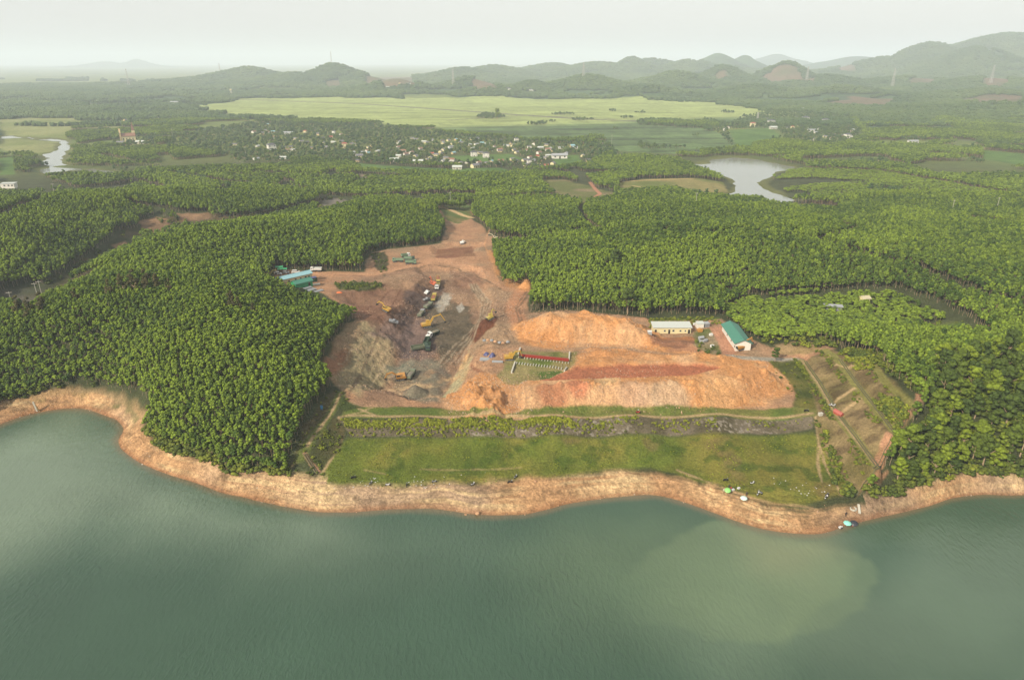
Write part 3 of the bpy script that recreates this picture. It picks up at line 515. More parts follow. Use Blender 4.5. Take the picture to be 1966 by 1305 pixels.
# water
def water_mat(name, deep, plume, wave):
    m, nt, b, o = nodes(name)
    geo = nt.nodes.new('ShaderNodeNewGeometry')
    b.inputs['Roughness'].default_value = .12; b.inputs['IOR'].default_value = 1.33; b.inputs['Specular IOR Level'].default_value = .5
    if plume:
        at = nt.nodes.new('ShaderNodeAttribute'); at.attribute_name = 'murk_sheen'
        n = nt.nodes.new('ShaderNodeTexNoise'); n.inputs['Scale'].default_value = .03; n.inputs['Detail'].default_value = 5; L_(nt, geo.outputs['Position'], n.inputs['Vector'])
        mx = nt.nodes.new('ShaderNodeMix'); mx.data_type = 'RGBA'; mx.blend_type = 'MULTIPLY'; mx.inputs[0].default_value = 1; L_(nt, at.outputs['Color'], mx.inputs[6])
        mr = nt.nodes.new('ShaderNodeMapRange'); mr.inputs[1].default_value = .3; mr.inputs[2].default_value = .7; mr.inputs[3].default_value = .9; mr.inputs[4].default_value = 1.1; L_(nt, n.outputs[0], mr.inputs[0]); L_(nt, mr.outputs[0], mx.inputs[7])
        L_(nt, mx.outputs[2], b.inputs['Base Color'])
    else: b.inputs['Base Color'].default_value = (*deep, 1)
    mp = nt.nodes.new('ShaderNodeMapping'); mp.inputs['Rotation'].default_value = (0, 0, R(-22)); mp.inputs['Scale'].default_value = (1.0, .45, 1); L_(nt, geo.outputs['Position'], mp.inputs[0])
    wv = nt.nodes.new('ShaderNodeTexNoise'); wv.inputs['Scale'].default_value = .9 * wave; wv.inputs['Detail'].default_value = 5; wv.inputs['Distortion'].default_value = .4; L_(nt, mp.outputs[0], wv.inputs['Vector'])
    w2 = nt.nodes.new('ShaderNodeTexNoise'); w2.inputs['Scale'].default_value = .011; w2.inputs['Detail'].default_value = 3; L_(nt, geo.outputs['Position'], w2.inputs['Vector'])
    mr = nt.nodes.new('ShaderNodeMapRange'); mr.inputs[1].default_value = .35; mr.inputs[2].default_value = .65; mr.inputs[3].default_value = .35; mr.inputs[4].default_value = 1.6; L_(nt, w2.outputs[0], mr.inputs[0])
    bp = nt.nodes.new('ShaderNodeBump'); bp.inputs['Distance'].default_value = .32; L_(nt, mr.outputs[0], bp.inputs['Strength']); L_(nt, wv.outputs[0], bp.inputs['Height']); L_(nt, bp.outputs[0], b.inputs['Normal'])
    return m
xs = np.linspace(-520, 520, 521); ys = np.concatenate([np.linspace(-300, 80, 20)[:-1], np.linspace(80, 270, 191)])
wx, wy = np.meshgrid(xs, ys); fx = wx.ravel(); fy = wy.ravel(); fz = H(fx, fy)
DEEP = lin(78, 108, 88, .45); MILK_SHEEN = lin(146, 166, 142, .46); SED = lin(134, 156, 120, .44); MUD = lin(150, 128, 98, .46)
wc = DEEP[None] * (1 + .07 * fbm(fx, fy, 60, 3, 91))[:, None]
def wmix(c, k):
    global wc
    k = np.clip(k, 0, 1)[:, None]; wc = wc * (1 - k) + c * k
def wblob(pts, c, k, soft, nz=6, s=1, fade=None):
    if fade: k = k * sst(fade[0], fade[1], fx + .25 * fy + 14 * fbm(fx * .5, fy * 1.5, 16, 3, 95))
    d = sdpoly(fx, fy, W(pts, 0)) + nz * fbm(fx, fy, 22, 4, 92 + s); wmix(c, k * (1 - sst(-soft, soft, d)))
wblob([(-200,800),(0,835),(150,790),(225,840),(300,915),(480,975),(620,990),(640,1030),(420,1040),(300,1010),(180,980),(0,1080),(-200,1150)], MILK_SHEEN, .8, 20, 8, 2)  # sky sheen on the left-hand water, painted into its colour
wblob([(620,1000),(900,1000),(960,1060),(700,1120),(500,1100)], MILK_SHEEN, .18, 18, 8, 3)
wblob([(1450,1040),(1700,1000),(1966,1000),(2200,1100),(2000,1290),(1700,1300),(1400,1290),(1300,1200)], MILK_SHEEN, .35, 18, 10, 4)
wblob([(1560,1050),(1700,1020),(1760,1060),(1680,1130),(1600,1100)], DEEP, .8, 8, 6, 5)
wblob([(1000,1100),(1080,1020),(1250,985),(1400,1020),(1540,1036),(1600,1050),(1600,1085),(1590,1150),(1560,1190),(1450,1240),(1250,1230),(1080,1180)], SED, .30, 16, 10, 16)
wblob([(1190,1130),(1250,1060),(1370,1010),(1480,1032),(1560,1038),(1600,1050),(1640,1085),(1650,1130),(1655,1165),(1620,1185),(1560,1205),(1500,1222),(1400,1215),(1330,1200),(1260,1180),(1200,1170)], SED, .70, 1.4, 9, 6, (52, 112))
wblob([(1480,1032),(1560,1038),(1600,1052),(1640,1085),(1652,1130),(1656,1165),(1620,1188),(1560,1208),(1500,1215),(1500,1120)], SED, .45, .8, 7, 9)
wblob([(1180,1150),(1000,1050),(1100,1000),(1300,1030),(1300,1150)], SED, .15, 14, 8, 7)
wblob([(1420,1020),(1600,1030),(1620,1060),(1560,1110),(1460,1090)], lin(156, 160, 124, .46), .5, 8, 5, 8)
sh = 1 - sst(0, 1.8, -fz + .3 * fbm(fx, fy, 6, 2, 94)); wmix(MUD, .75 * sh)
rm = bpy.data.meshes.new("reservoir_water"); ny, nx = wx.shape; idx = np.arange(ny * nx).reshape(ny, nx)
rm.from_pydata([], [], []); rm.vertices.add(ny * nx); rm.vertices.foreach_set('co', np.stack([fx, fy, np.zeros_like(fx)], 1).astype(np.float32).ravel())
q = np.stack([idx[:-1, :-1], idx[:-1, 1:], idx[1:, 1:], idx[1:, :-1]], -1).reshape(-1, 4)
rm.loops.add(q.size); rm.loops.foreach_set('vertex_index', q.astype(np.int32).ravel()); rm.polygons.add(len(q)); rm.polygons.foreach_set('loop_start', np.arange(0, q.size, 4, dtype=np.int32)); rm.polygons.foreach_set('loop_total', np.full(len(q), 4, np.int32)); rm.update()
a_ = rm.color_attributes.new('murk_sheen', 'FLOAT_COLOR', 'POINT'); a_.data.foreach_set('color', np.concatenate([wc, np.ones((fx.size, 1))], 1).astype(np.float32).ravel())
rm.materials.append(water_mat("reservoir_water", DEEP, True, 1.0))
ro = bpy.data.objects.new("reservoir_water", rm); C.objects.link(ro); ro['kind'] = 'structure'
pm = water_mat("pond_water", lin(160, 166, 156, .5), False, 1.6); pm.node_tree.nodes["Principled BSDF"].inputs['Roughness'].default_value = .1
for bp_ in pm.node_tree.nodes:
    if bp_.type == 'BUMP': bp_.inputs['Distance'].default_value = .06
for pts in ([(1310,400),(1700,400),(1700,298),(1310,298)], [(-60,352),(420,352),(420,300),(230,255),(-60,255)]):
    g = W(pts, 0); pmh = bpy.data.meshes.new("pond_water"); pmh.from_pydata([(a, b, 0) for a, b in g], [], [list(range(len(g)))]); pmh.materials.append(pm)
    if pmh.polygons[0].normal.z < 0: pmh.flip_normals()
    po = bpy.data.objects.new("pond_water", pmh); C.objects.link(po); po['kind'] = 'structure'
# haze
hm = bpy.data.materials.new("haze"); hm.use_nodes = True; nt = hm.node_tree; nt.nodes.remove(nt.nodes["Principled BSDF"])
pv = nt.nodes.new('ShaderNodeVolumePrincipled'); HAZE_D = 0.000125; pv.inputs['Density'].default_value = HAZE_D; pv.inputs['Color'].default_value = (.80, .90, 1.0, 1); pv.inputs['Anisotropy'].default_value = .0
L_(nt, pv.outputs[0], nt.nodes["Material Output"].inputs['Volume'])
bm = bmesh.new(); bmesh.ops.create_cube(bm, size=1.0); hz = bpy.data.meshes.new("haze"); 
for v in bm.verts: v.co = Vector((v.co.x * 60000, (v.co.y + .5) * 32000 - 2000, -12.5 + (v.co.z + .5) * 400))
bm.to_mesh(hz); bm.free(); hz.materials.append(hm); ho = bpy.data.objects.new("haze", hz); C.objects.link(ho); ho['kind'] = 'stuff'; ho['label'] = 'pale haze over the far plain'
# ---------------------------------------------------------------- mesh helpers
class MB:
    def __init__(s): s.v = []; s.f = []; s.m = []
    def add(s, vs, fs, mi=0):
        o = len(s.v); s.v += [tuple(v) for v in vs]; s.f += [tuple(i + o for i in f) for f in fs]; s.m += [mi] * len(fs); return s
    def box(s, c, d, rz=0.0, M=None, mi=0, tap=1.0):
        x, y, z = d[0] / 2, d[1] / 2, d[2] / 2
        vs = [Vector((a * x * (tap if e > 0 else 1), b_ * y * (tap if e > 0 else 1), e * z)) for e in (-1, 1) for a, b_ in ((-1, -1), (1, -1), (1, 1), (-1, 1))]
        m = M if M is not None else Matrix.Rotation(rz, 4, 'Z')
        vs = [m @ v + Vector(c) for v in vs]
        return s.add(vs, [(0, 3, 2, 1), (4, 5, 6, 7), (0, 1, 5, 4), (1, 2, 6, 5), (2, 3, 7, 6), (3, 0, 4, 7)], mi)
    def bar(s, a, b_, w, h=None, n=4, w2=None, mi=0):      # a beam or tapered tube from a to b
        a = Vector(a); b_ = Vector(b_); d = (b_ - a).normalized(); up = Vector((0, 0, 1)) if abs(d.z) < .95 else Vector((0, 1, 0))
        r = d.cross(up).normalized(); u = r.cross(d).normalized(); h = h or w; k = (w2 or w) / w
        if n == 4: ring = [(-1, -1), (1, -1), (1, 1), (-1, 1)]
        else: ring = [(math.cos(2 * math.pi * i / n), math.sin(2 * math.pi * i / n)) for i in range(n)]
        vs = [a + r * (p * w / 2) + u * (q_ * h / 2) for p, q_ in ring] + [b_ + r * (p * w / 2 * k) + u * (q_ * h / 2 * k) for p, q_ in ring]
        return s.add(vs, [tuple(range(n))[::-1], tuple(range(n, 2 * n))] + [(i, (i + 1) % n, n + (i + 1) % n, n + i) for i in range(n)], mi)
    def prism(s, prof, y0, y1, mi=0, ax='y'):             # profile in x,z swept along y
        n = len(prof); f = lambda p, t: (p[0], t, p[1]) if ax == 'y' else (t, p[0], p[1])
        vs = [f(p, y0) for p in prof] + [f(p, y1) for p in prof]
        return s.add(vs, [tuple(range(n)), tuple(range(n, 2 * n))[::-1]] + [(i, n + i, n + (i + 1) % n, (i + 1) % n) for i in range(n)], mi)
    def mesh(s, name, mats, smooth=False):
        me = bpy.data.meshes.new(name); me.from_pydata(s.v, [], s.f)
        for m in (mats if isinstance(mats, (list, tuple)) else [mats]): me.materials.append(m)
        if any(s.m): me.polygons.foreach_set('material_index', s.m)
        bm = bmesh.new(); bm.from_mesh(me); bmesh.ops.recalc_face_normals(bm, faces=bm.faces); bm.to_mesh(me); bm.free()
        if smooth: me.polygons.foreach_set('use_smooth', [True] * len(me.polygons))
        return me
    def build(s, name, mats, parent=None, smooth=False):
        o = bpy.data.objects.new(name, s.mesh(name, mats, smooth)); C.objects.link(o)
        if parent: o.parent = parent
        return o
def empty(name, loc, rz=0.0, label=None, cat=None, group=None):
    o = bpy.data.objects.new(name, None); C.objects.link(o); o.location = loc; o.rotation_euler = (0, 0, rz); o.empty_display_size = .5
    tag(o, label, cat, group); return o
def tag(o, label=None, cat=None, group=None, kind=None):
    if label: o['label'] = label
    if cat: o['category'] = cat
    if group: o['group'] = group
    if kind: o['kind'] = kind
    return o
def copy_tree(o, parent=None):
    c = o.copy(); C.objects.link(c)
    if parent: c.parent = parent
    for ch in list(o.children): copy_tree(ch, c)
    return c

# ---------------------------------------------------------------- plants
def leaf_mat(name, c1, c2, src='INSTANCER', pwr=1.0):
    m, nt, b, o = nodes(name)
    if src == 'INSTANCER':
        at = nt.nodes.new('ShaderNodeAttribute'); at.attribute_type = 'INSTANCER'; at.attribute_name = 'tint'; f = at.outputs['Fac']
    else:
        oi = nt.nodes.new('ShaderNodeObjectInfo'); pw = nt.nodes.new('ShaderNodeMath'); pw.operation = 'POWER'; pw.inputs[1].default_value = pwr; L_(nt, oi.outputs['Random'], pw.inputs[0]); f = pw.outputs[0]
    geo = nt.nodes.new('ShaderNodeNewGeometry')
    mx = nt.nodes.new('ShaderNodeMix'); mx.data_type = 'RGBA'; mx.inputs[6].default_value = (*c1, 1); mx.inputs[7].default_value = (*c2, 1); L_(nt, f, mx.inputs[0])
    n = nt.nodes.new('ShaderNodeTexNoise'); n.inputs['Scale'].default_value = 1.1; n.inputs['Detail'].default_value = 3; L_(nt, geo.outputs['Position'], n.inputs['Vector'])
    mr = nt.nodes.new('ShaderNodeMapRange'); mr.inputs[1].default_value = .3; mr.inputs[2].default_value = .7; mr.inputs[3].default_value = .5; mr.inputs[4].default_value = 1.5; L_(nt, n.outputs[0], mr.inputs[0])
    m2 = nt.nodes.new('ShaderNodeMix'); m2.data_type = 'RGBA'; m2.blend_type = 'MULTIPLY'; m2.inputs[0].default_value = 1; L_(nt, mx.outputs[2], m2.inputs[6]); L_(nt, mr.outputs[0], m2.inputs[7])
    L_(nt, m2.outputs[2], b.inputs['Base Color']); b.inputs['Roughness'].default_value = .75; b.inputs['Specular IOR Level'].default_value = .2
    tr = nt.nodes.new('ShaderNodeBsdfTranslucent'); L_(nt, m2.outputs[2], tr.inputs['Color'])
    ms = nt.nodes.new('ShaderNodeMixShader'); ms.inputs[0].default_value = .22; L_(nt, b.outputs[0], ms.inputs[1]); L_(nt, tr.outputs[0], ms.inputs[2]); L_(nt, ms.outputs[0], o.inputs['Surface'])
    return m
LC1 = (.042, .078, .012); LC2 = (.175, .245, .024)
M_LEAF = leaf_mat("acacia_leaves", LC1, LC2); M_LEAFO = leaf_mat("acacia_leaves_near", LC1, LC2, 'OBJ')
M_BROAD = leaf_mat("broadleaf_leaves", (.042, .068, .013), (.155, .205, .016), 'OBJ', 1.8)
M_DRY = leaf_mat("dry_leaves", (.055, .052, .020), (.085, .075, .026), 'OBJ')
M_SHRUB = leaf_mat("shrub_leaves", (.06, .085, .016), (.22, .24, .022))
M_FARLEAF = leaf_mat("far_leaves", (.040, .078, .026), (.110, .155, .040))
M_TRUNK = mat("tree_bark", (.26, .19, .12), .9)
_ico = {}
def ico(sub):
    if sub not in _ico:
        bm = bmesh.new(); bmesh.ops.create_icosphere(bm, subdivisions=sub, radius=1.0); bm.verts.ensure_lookup_table()
        _ico[sub] = (np.array([v.co[:] for v in bm.verts]), [tuple(v.index for v in f.verts) for f in bm.faces]); bm.free()
    return _ico[sub]
def blob(mb, c, r, sub, rg, jit=.18, mi=0):
    v, f = ico(sub); k = 1 + rg.uniform(-jit, jit, (len(v), 1)); mb.add(v * k * np.array(r) + np.array(c), f, mi)
def card(mb, c, n, s, rg, mi=0):
    n = n + rg.normal(0, .45, 3); n /= np.linalg.norm(n); t = np.cross(n, rg.normal(0, 1, 3)); t /= np.linalg.norm(t) + 1e-9; u = np.cross(n, t)
    c = np.array(c); mb.add([c + t * s, c + u * s * .7, c - t * s * .9, c - u * s * .6], [(0, 1, 2, 3)], mi)
def crown(mb, z0, z1, rad, nb, ncard, sub, rg, br=.45, cs=.22, flat=.8, mi=0, taper=.5, jit=.18):
    """an uneven crown: lumps spread through an egg-shaped volume with sprays of leaves over them"""
    for i in range(nb):
        t = rg.random() ** .8; z = z0 + (z1 - z0) * (.12 + .83 * t)
        rr = rad * math.sin(math.pi * min(.96, .22 + .70 * t)) ** .6 * (1 - taper * max(0, t - .5))
        a = rg.random() * 6.283 + i * 2.4; d = rr * math.sqrt(rg.random()) * .75
        c = (d * math.cos(a), d * math.sin(a), z); r = rad * br * rg.uniform(.75, 1.25) * (1 - .35 * t * taper)
        blob(mb, c, (r, r, r * flat), sub, rg, jit, mi)
        for k in range(ncard // nb):
            n = rg.normal(0, 1, 3); n[2] = abs(n[2]) * .9 - .2; n /= np.linalg.norm(n)
            card(mb, (c[0] + n[0] * r * 1.05, c[1] + n[1] * r * 1.05, c[2] + n[2] * r * flat * 1.05), n, cs * rg.uniform(.6, 1.4), rg, mi)
def trunk(mb, h, r, rg, mi=0, limbs=3, spread=.8):
    p = Vector((0, 0, -.6)); lean = Vector((rg.uniform(-.04, .04), rg.uniform(-.04, .04), 0)); prev = r
    for i in range(3):
        q_ = Vector((0, 0, -.6)) + Vector((0, 0, (h + .6) * (i + 1) / 3)) + lean * h * (i + 1); rn = r * (1 - .25 * (i + 1))
        mb.bar(p, q_, prev * 2, n=5, w2=rn * 2, mi=mi); p = q_; prev = rn
    for i in range(limbs):
        a = i * 2.1 + rg.random(); mb.bar((0, 0, h * .62), (math.cos(a) * spread, math.sin(a) * spread, h * .95), r * .9, n=4, w2=r * .4, mi=mi)
lib = bpy.data.collections.new("tree_variants")          # sources of the instanced forest, not in the scene itself
def variant(col, name, mb, mats, smooth=True):
    o = bpy.data.objects.new(name, mb.mesh(name, mats, smooth)); col.objects.link(o); return o
def colset(name): return bpy.data.collections.new(name)
RG = np.random.default_rng(11)
near_trunks = []; near_crowns = []
colA = colset("acacia_near"); colB = colset("acacia_mid"); colC = colset("tree_clumps"); colD = colset("shrubs"); colE = colset("stones"); colF = colset("village_trees")
for i in range(7):
    t = MB(); trunk(t, 7.2, .12, RG, spread=.7); c = MB(); crown(c, 4.6 - .5 * (i % 3), 9.4 + RG.uniform(-.7, .7), 1.95 * RG.uniform(.85, 1.2), 11, 190, 1, RG, .47, .26, .80, taper=.35)
    near_trunks.append(t.mesh("trunk", M_TRUNK)); near_crowns.append(c.mesh("crown", M_LEAFO, True))
    a = MB(); a.v = t.v + c.v; a.f = t.f + [tuple(k + len(t.v) for k in f) for f in c.f]; a.m = [1] * len(t.f) + [0] * len(c.f)
    variant(colA, "acacia_%d" % i, a, [M_LEAF, M_TRUNK])
    b_ = MB(); b_.bar((0, 0, -.6), (0, 0, 7), .30, n=4, w2=.16, mi=1); crown(b_, 4.8, 9.3, 2.5, 5, 45, 1, RG, .52, .42, .78, taper=.3); variant(colB, "acacia_mid_%d" % i, b_, [M_LEAF, M_TRUNK])
for i in range(6):
    c = MB()
    for k in range(9):
        a = k * 2.4 + RG.random(); d = 5.2 * math.sqrt((k + .5) / 9); r = RG.uniform(2.0, 3.1); h = RG.uniform(6, 9)
        blob(c, (d * math.cos(a), d * math.sin(a), h - r * .3), (r, r, r * .8), 1, RG, .22); blob(c, (d * math.cos(a), d * math.sin(a), h * .45), (r * .8, r * .8, h * .45), 1, RG, .15)
    variant(colC, "clump_%d" % i, c, [M_FARLEAF])
for i in range(5):
    c = MB(); crown(c, -.1, 1.25, .95, 6, 60, 1, RG, .42, .13, .8, taper=.2); variant(colD, "shrub_%d" % i, c, [M_SHRUB])
for i in range(6):
    c = MB(); c.bar((0, 0, -.6), (0, 0, 4), .5, n=4, w2=.3, mi=1); crown(c, 1.8, 6.6 + RG.uniform(-1, 1.5), 2.8 * RG.uniform(.8, 1.2), 9, 80, 1, RG, .42, .45, .85, taper=.3); variant(colF, "village_tree_%d" % i, c, [M_FARLEAF, M_TRUNK])
M_STONE = leaf_mat("stone", (.32, .19, .11), (.30, .26, .21))
for n_ in list(M_STONE.node_tree.nodes):
    if n_.type == 'MIX_SHADER': n_.inputs[0].default_value = 0
for i in range(4):
    c = MB(); blob(c, (0, 0, .1), (.5, .4, .28), 1, RG, .3); variant(colE, "stone_%d" % i, c, [M_STONE], False)

def scatter(name, pts, scl, rot, tint, col, label, kind='stuff'):
    n = len(pts); nv = len(col.objects)
    me = bpy.data.meshes.new(name); me.vertices.add(n); me.vertices.foreach_set('co', np.asarray(pts, np.float32).ravel())
    def attr(nm, ty, val):
        a = me.attributes.new(nm, ty, 'POINT'); a.data.foreach_set('vector' if ty == 'FLOAT_VECTOR' else 'value', np.asarray(val).ravel())
    attr('idx', 'INT', RG.integers(0, nv, n).astype(np.int32)); attr('scl', 'FLOAT_VECTOR', np.asarray(scl, np.float32)); attr('rot', 'FLOAT_VECTOR', np.asarray(rot, np.float32)); attr('tint', 'FLOAT', np.asarray(tint, np.float32))
    o = bpy.data.objects.new(name, me); C.objects.link(o); o['kind'] = kind; o['label'] = label
    g = bpy.data.node_groups.new(name, 'GeometryNodeTree'); g.interface.new_socket('Geometry', in_out='INPUT', socket_type='NodeSocketGeometry'); g.interface.new_socket('Geometry', in_out='OUTPUT', socket_type='NodeSocketGeometry')
    gi = g.nodes.new('NodeGroupInput'); go = g.nodes.new('NodeGroupOutput'); ip = g.nodes.new('GeometryNodeInstanceOnPoints'); ci = g.nodes.new('GeometryNodeCollectionInfo')
    ci.inputs['Collection'].default_value = col; ci.inputs['Separate Children'].default_value = True; ci.inputs['Reset Children'].default_value = True
    def na(nm, ty):
        q_ = g.nodes.new('GeometryNodeInputNamedAttribute'); q_.data_type = ty; q_.inputs['Name'].default_value = nm; return q_.outputs['Attribute']
    ip.inputs['Pick Instance'].default_value = True
    g.links.new(gi.outputs[0], ip.inputs['Points']); g.links.new(ci.outputs[0], ip.inputs['Instance']); g.links.new(na('idx', 'INT'), ip.inputs['Instance Index'])
    er = g.nodes.new('FunctionNodeEulerToRotation'); g.links.new(na('rot', 'FLOAT_VECTOR'), er.inputs[0]); g.links.new(er.outputs[0], ip.inputs['Rotation']); g.links.new(na('scl', 'FLOAT_VECTOR'), ip.inputs['Scale'])
    g.links.new(ip.outputs[0], go.inputs[0]); md = o.modifiers.new('scatter', 'NODES'); md.node_group = g
    return o
def grid(x0, x1, y0, y1, s, jit=.42):
    gx, gy = np.meshgrid(np.arange(x0, x1, s), np.arange(y0, y1, s * .87)); gx = gx + (np.arange(gx.shape[0]) % 2)[:, None] * s / 2
    return (gx + RG.uniform(-jit, jit, gx.shape) * s).ravel(), (gy + RG.uniform(-jit, jit, gy.shape) * s).ravel()
def inside(x, y, pts, grow=0.0):
    p = np.array(pts); r = np.zeros(x.shape, bool)
    m = (x > p[:, 0].min() - grow) & (x < p[:, 0].max() + grow) & (y > p[:, 1].min() - grow) & (y < p[:, 1].max() + grow)
    if m.any(): r[m] = sdpoly(x[m], y[m], pts) < grow
    return r
BAY = BEACHL; FLANK = GL([(1470,690),(1545,690),(1575,735),(1610,790),(1575,800),(1525,790),(1520,740)])
LANE = GL([(652,752),(690,780),(660,800),(658,840),(655,870),(615,925),(568,925),(552,900),(570,865),(586,815),(618,770),(640,745)])
YARDC = W([(500,535),(620,528),(700,555),(695,606),(600,582),(520,560)], 17); VALB = GL([(0,560),(60,548),(110,548),(130,556),(60,598),(0,600)]); HOLLOW = CLEAR[6]; FRONTYARD = GL([(1235,620),(1250,606),(1345,606),(1385,606),(1420,635),(1450,655),(1560,655),(1600,665),(1530,690),(1400,690),(1240,660)])
GROVE = GL([(1690,955),(1718,908),(1738,858),(1775,812),(1806,750),(1800,715),(1840,700),(1900,690),(2000,700),(2080,920),(1966,915),(1850,920),(1790,930)])
VILL = [GL([(500,238),(700,240),(900,262),(1050,274),(1160,280),(1170,292),(1130,318),(1040,326),(960,330),(860,320),(700,318),(600,306),(480,312),(440,300),(340,290),(330,270),(400,250)]),
        GL([(1380,246),(1480,216),(1620,220),(1660,262),(1600,282),(1500,272),(1420,282)]), GL([(0,190),(80,195),(160,205),(100,215),(0,222)]), GL([(180,195),(380,195),(350,228),(230,240)]), GL([(1280,170),(1400,175),(1420,190),(1300,190)]), GL([(1640,225),(1800,228),(1780,240),(1650,240)]), GL([(230,262),(300,262),(300,280),(230,280)])]
OPEN = CLEAR + FIELDS + VAL + DIG + [RICE, MEADOW, SITE, BANK, RIPRAP, CREST, ABUT, BAY, LANE, FRONTYARD, FLANK, VALB, YARDC]
SEAM = lambda pts, wd: (GL(pts), wd)
GAPS = [(W([(0,592),(60,568),(110,548),(165,515),(215,482),(258,452),(300,441),(360,434),(430,429),(500,425),(590,406),(640,392)], 7.5), 7.5), SEAM([(330,339),(430,354),(545,364),(556,354)], 8), SEAM([(260,352),(430,374),(440,362)], 7), SEAM([(553,366),(600,374),(680,384),(770,377),(820,394),(900,397)], 9), SEAM([(0,424),(40,407),(60,395),(100,374),(150,367),(260,354)], 7), SEAM([(500,336),(560,342),(680,340)], 9), SEAM([(200,302),(240,312),(330,317),(312,300)], 9), SEAM([(983,384),(1068,380)], 8), SEAM([(1433,302),(1540,307),(1700,317),(1850,330)], 9), SEAM([(1480,388),(1640,398),(1760,402),(1966,412)], 6), SEAM([(1102,326),(1135,364),(1180,364)], 7), SEAM([(965,330),(1070,330)], 9), SEAM([(1500,290),(1700,296),(1900,310)], 9), SEAM([(1560,345),(1800,372),(1966,392)], 4), SEAM([(380,428),(300,405),(250,395)], 5),
        (GL([(1118,386),(1122,396),(1112,410),(1135,440),(1155,452)]), 2.5), (GL([(945,470),(1000,466),(1080,455),(1150,449),(1250,452),(1350,458),(1440,452)]), 3.5), (GL([(1570,420),(1640,452),(1560,470),(1640,490),(1760,520),(1880,575),(1966,600)]), 3.0),
        (GL([(1380,560),(1480,575),(1560,570),(1640,560),(1720,560),(1800,590),(1850,625),(1900,660)]), 2.6), (GL([(0,190),(120,196),(260,205),(400,190)]), 8), (GL([(1480,660),(1560,650),(1700,648),(1760,650)]), 2), (GL([(600,235),(700,250),(900,268)]), 3), (GL([(640,330),(640,345),(560,352),(340,330),(250,320)]), 5), (GL([(680,335),(700,350),(560,362)]), 4)]
YOUNG = GL([(1385,595),(1440,570),(1560,562),(1700,560),(1790,590),(1850,620),(1790,625),(1740,645),(1600,655),(1440,652),(1395,615)])
YOUNG2 = GL([(1484,352),(1500,324),(1600,328),(1700,332),(1850,360),(1966,378),(1966,402),(1800,402),(1650,396),(1530,386)])
def woodland(x, y):
    z = H(x, y); r = np.hypot(x, y)
    ok = (z > np.where(r < 420, np.where(x < -135, 3.2, 4.4) + .8 * fbm(x, y, 12, 2, 99), 1.2))
    for p in OPEN: ok &= ~inside(x, y, p, 1.0)
    for p in PONDS: ok &= ~inside(x, y, p, 7.0)
    for L, wd in GAPS:
        m = ok.copy(); ok[m] = sdline(x[m], y[m], L) > wd
    return ok, z
def inview(x, y, mrg=30): return (np.abs(x) < y * .95 + mrg)
def quiltf(x, y, w1, w2):
    u = x * .96 + y * .28; v = -x * .28 + y * .96
    return _tab[np.floor(u / w1 + fbm(x, y, 160, 2, 131) * 1.2).astype(np.int64) & 255, np.floor(v / w2 + fbm(y, x, 140, 2, 132) * 1.2).astype(np.int64) & 255]
def tintf(x, y, z):
    r = np.hypot(x, y)
    t = .42 + .42 * (quiltf(x, y, 70, 46) - .5) + .30 * fbm(x, y, 45, 3, 101) + .28 * RG.normal(0, 1, x.size) + .10 * sst(520, 250, r)
    # valley side on the left in darker leaf
    return t
# near and middle plantation
x, y = grid(-640, 640, 175, 660, 2.35); x2, y2_ = grid(-330, -40, 185, 335, 1.85); lh = lambda u, v: (u < -42) & (v < 332 + .15 * u)
k_ = ~lh(x, y); k2 = lh(x2, y2_); x = np.concatenate([x[k_], x2[k2]]); y = np.concatenate([y[k_], y2_[k2]]); m = inview(x, y); x = x[m]; y = y[m]
ok, z = woodland(x, y); yg = inside(x, y, YOUNG, 0); gv = inside(x, y, GROVE, 2); ok &= ~gv
rr_ = np.hypot(x, y); ok &= RG.random(x.size) > np.where(yg, .10, .04 + .12 * sst(400, 600, rr_))
x, y, z, yg = x[ok], y[ok], z[ok], yg[ok]
stand = quiltf(x, y, 70, 46); hgt = .84 * (.84 + .30 * stand) * (1 + .16 * fbm(x, y, 60, 2, 103) + RG.normal(0, .075, x.size)) * np.where(lh(x, y), .76, .88) * np.where(yg, .46, 1.0) * np.where((x < -60) & (z < 8), .8, 1)
wid = np.where(yg, .80, .69) * (1 + RG.normal(0, .11, x.size)) * np.where(lh(x, y), .84, 1.0)
tn = tintf(x, y, z) + np.where(yg, .42, 0); tn = tn + .12 * ((x < -60) & (y < 300))
order = np.argsort(np.hypot(x, y) + 1.2 * (np.abs(x) > y * .70) * 1000)
N_IND = 300; near_i = order[:N_IND]; restm = np.ones(x.size, bool); restm[near_i] = False
def acacia(i, j):
    o = empty("acacia_tree", (x[i], y[i], z[i]), RG.uniform(0, 6.28)); o.scale = (wid[i], wid[i], hgt[i])
    for nm, me in (("trunk", near_trunks[j % 7]), ("crown", near_crowns[j % 7])):
        p = bpy.data.objects.new(nm, me); C.objects.link(p); p.parent = o
    return o
for j, i in enumerate(near_i):
    if x[i] < -20: lb, gp = ('slender green acacia tree at the shoreward edge of the plantation above the left beach', 'acacia trees on the left shore')
    else: lb, gp = ('green acacia tree in the strip between the terraced slope and the grove', 'acacia trees behind the terraced slope')
    tag(acacia(i, j), lb, 'tree', gp)
k = restm
scatter("acacia_plantation", np.stack([x[k], y[k], z[k]], 1), np.stack([wid[k], wid[k], hgt[k]], 1), np.stack([0 * x[k], 0 * x[k], RG.uniform(0, 6.28, k.sum())], 1), np.clip(tn[k], 0, 1), colA, "close-planted green acacia plantation covering the hills round the works")
NTREES = [k.sum()]
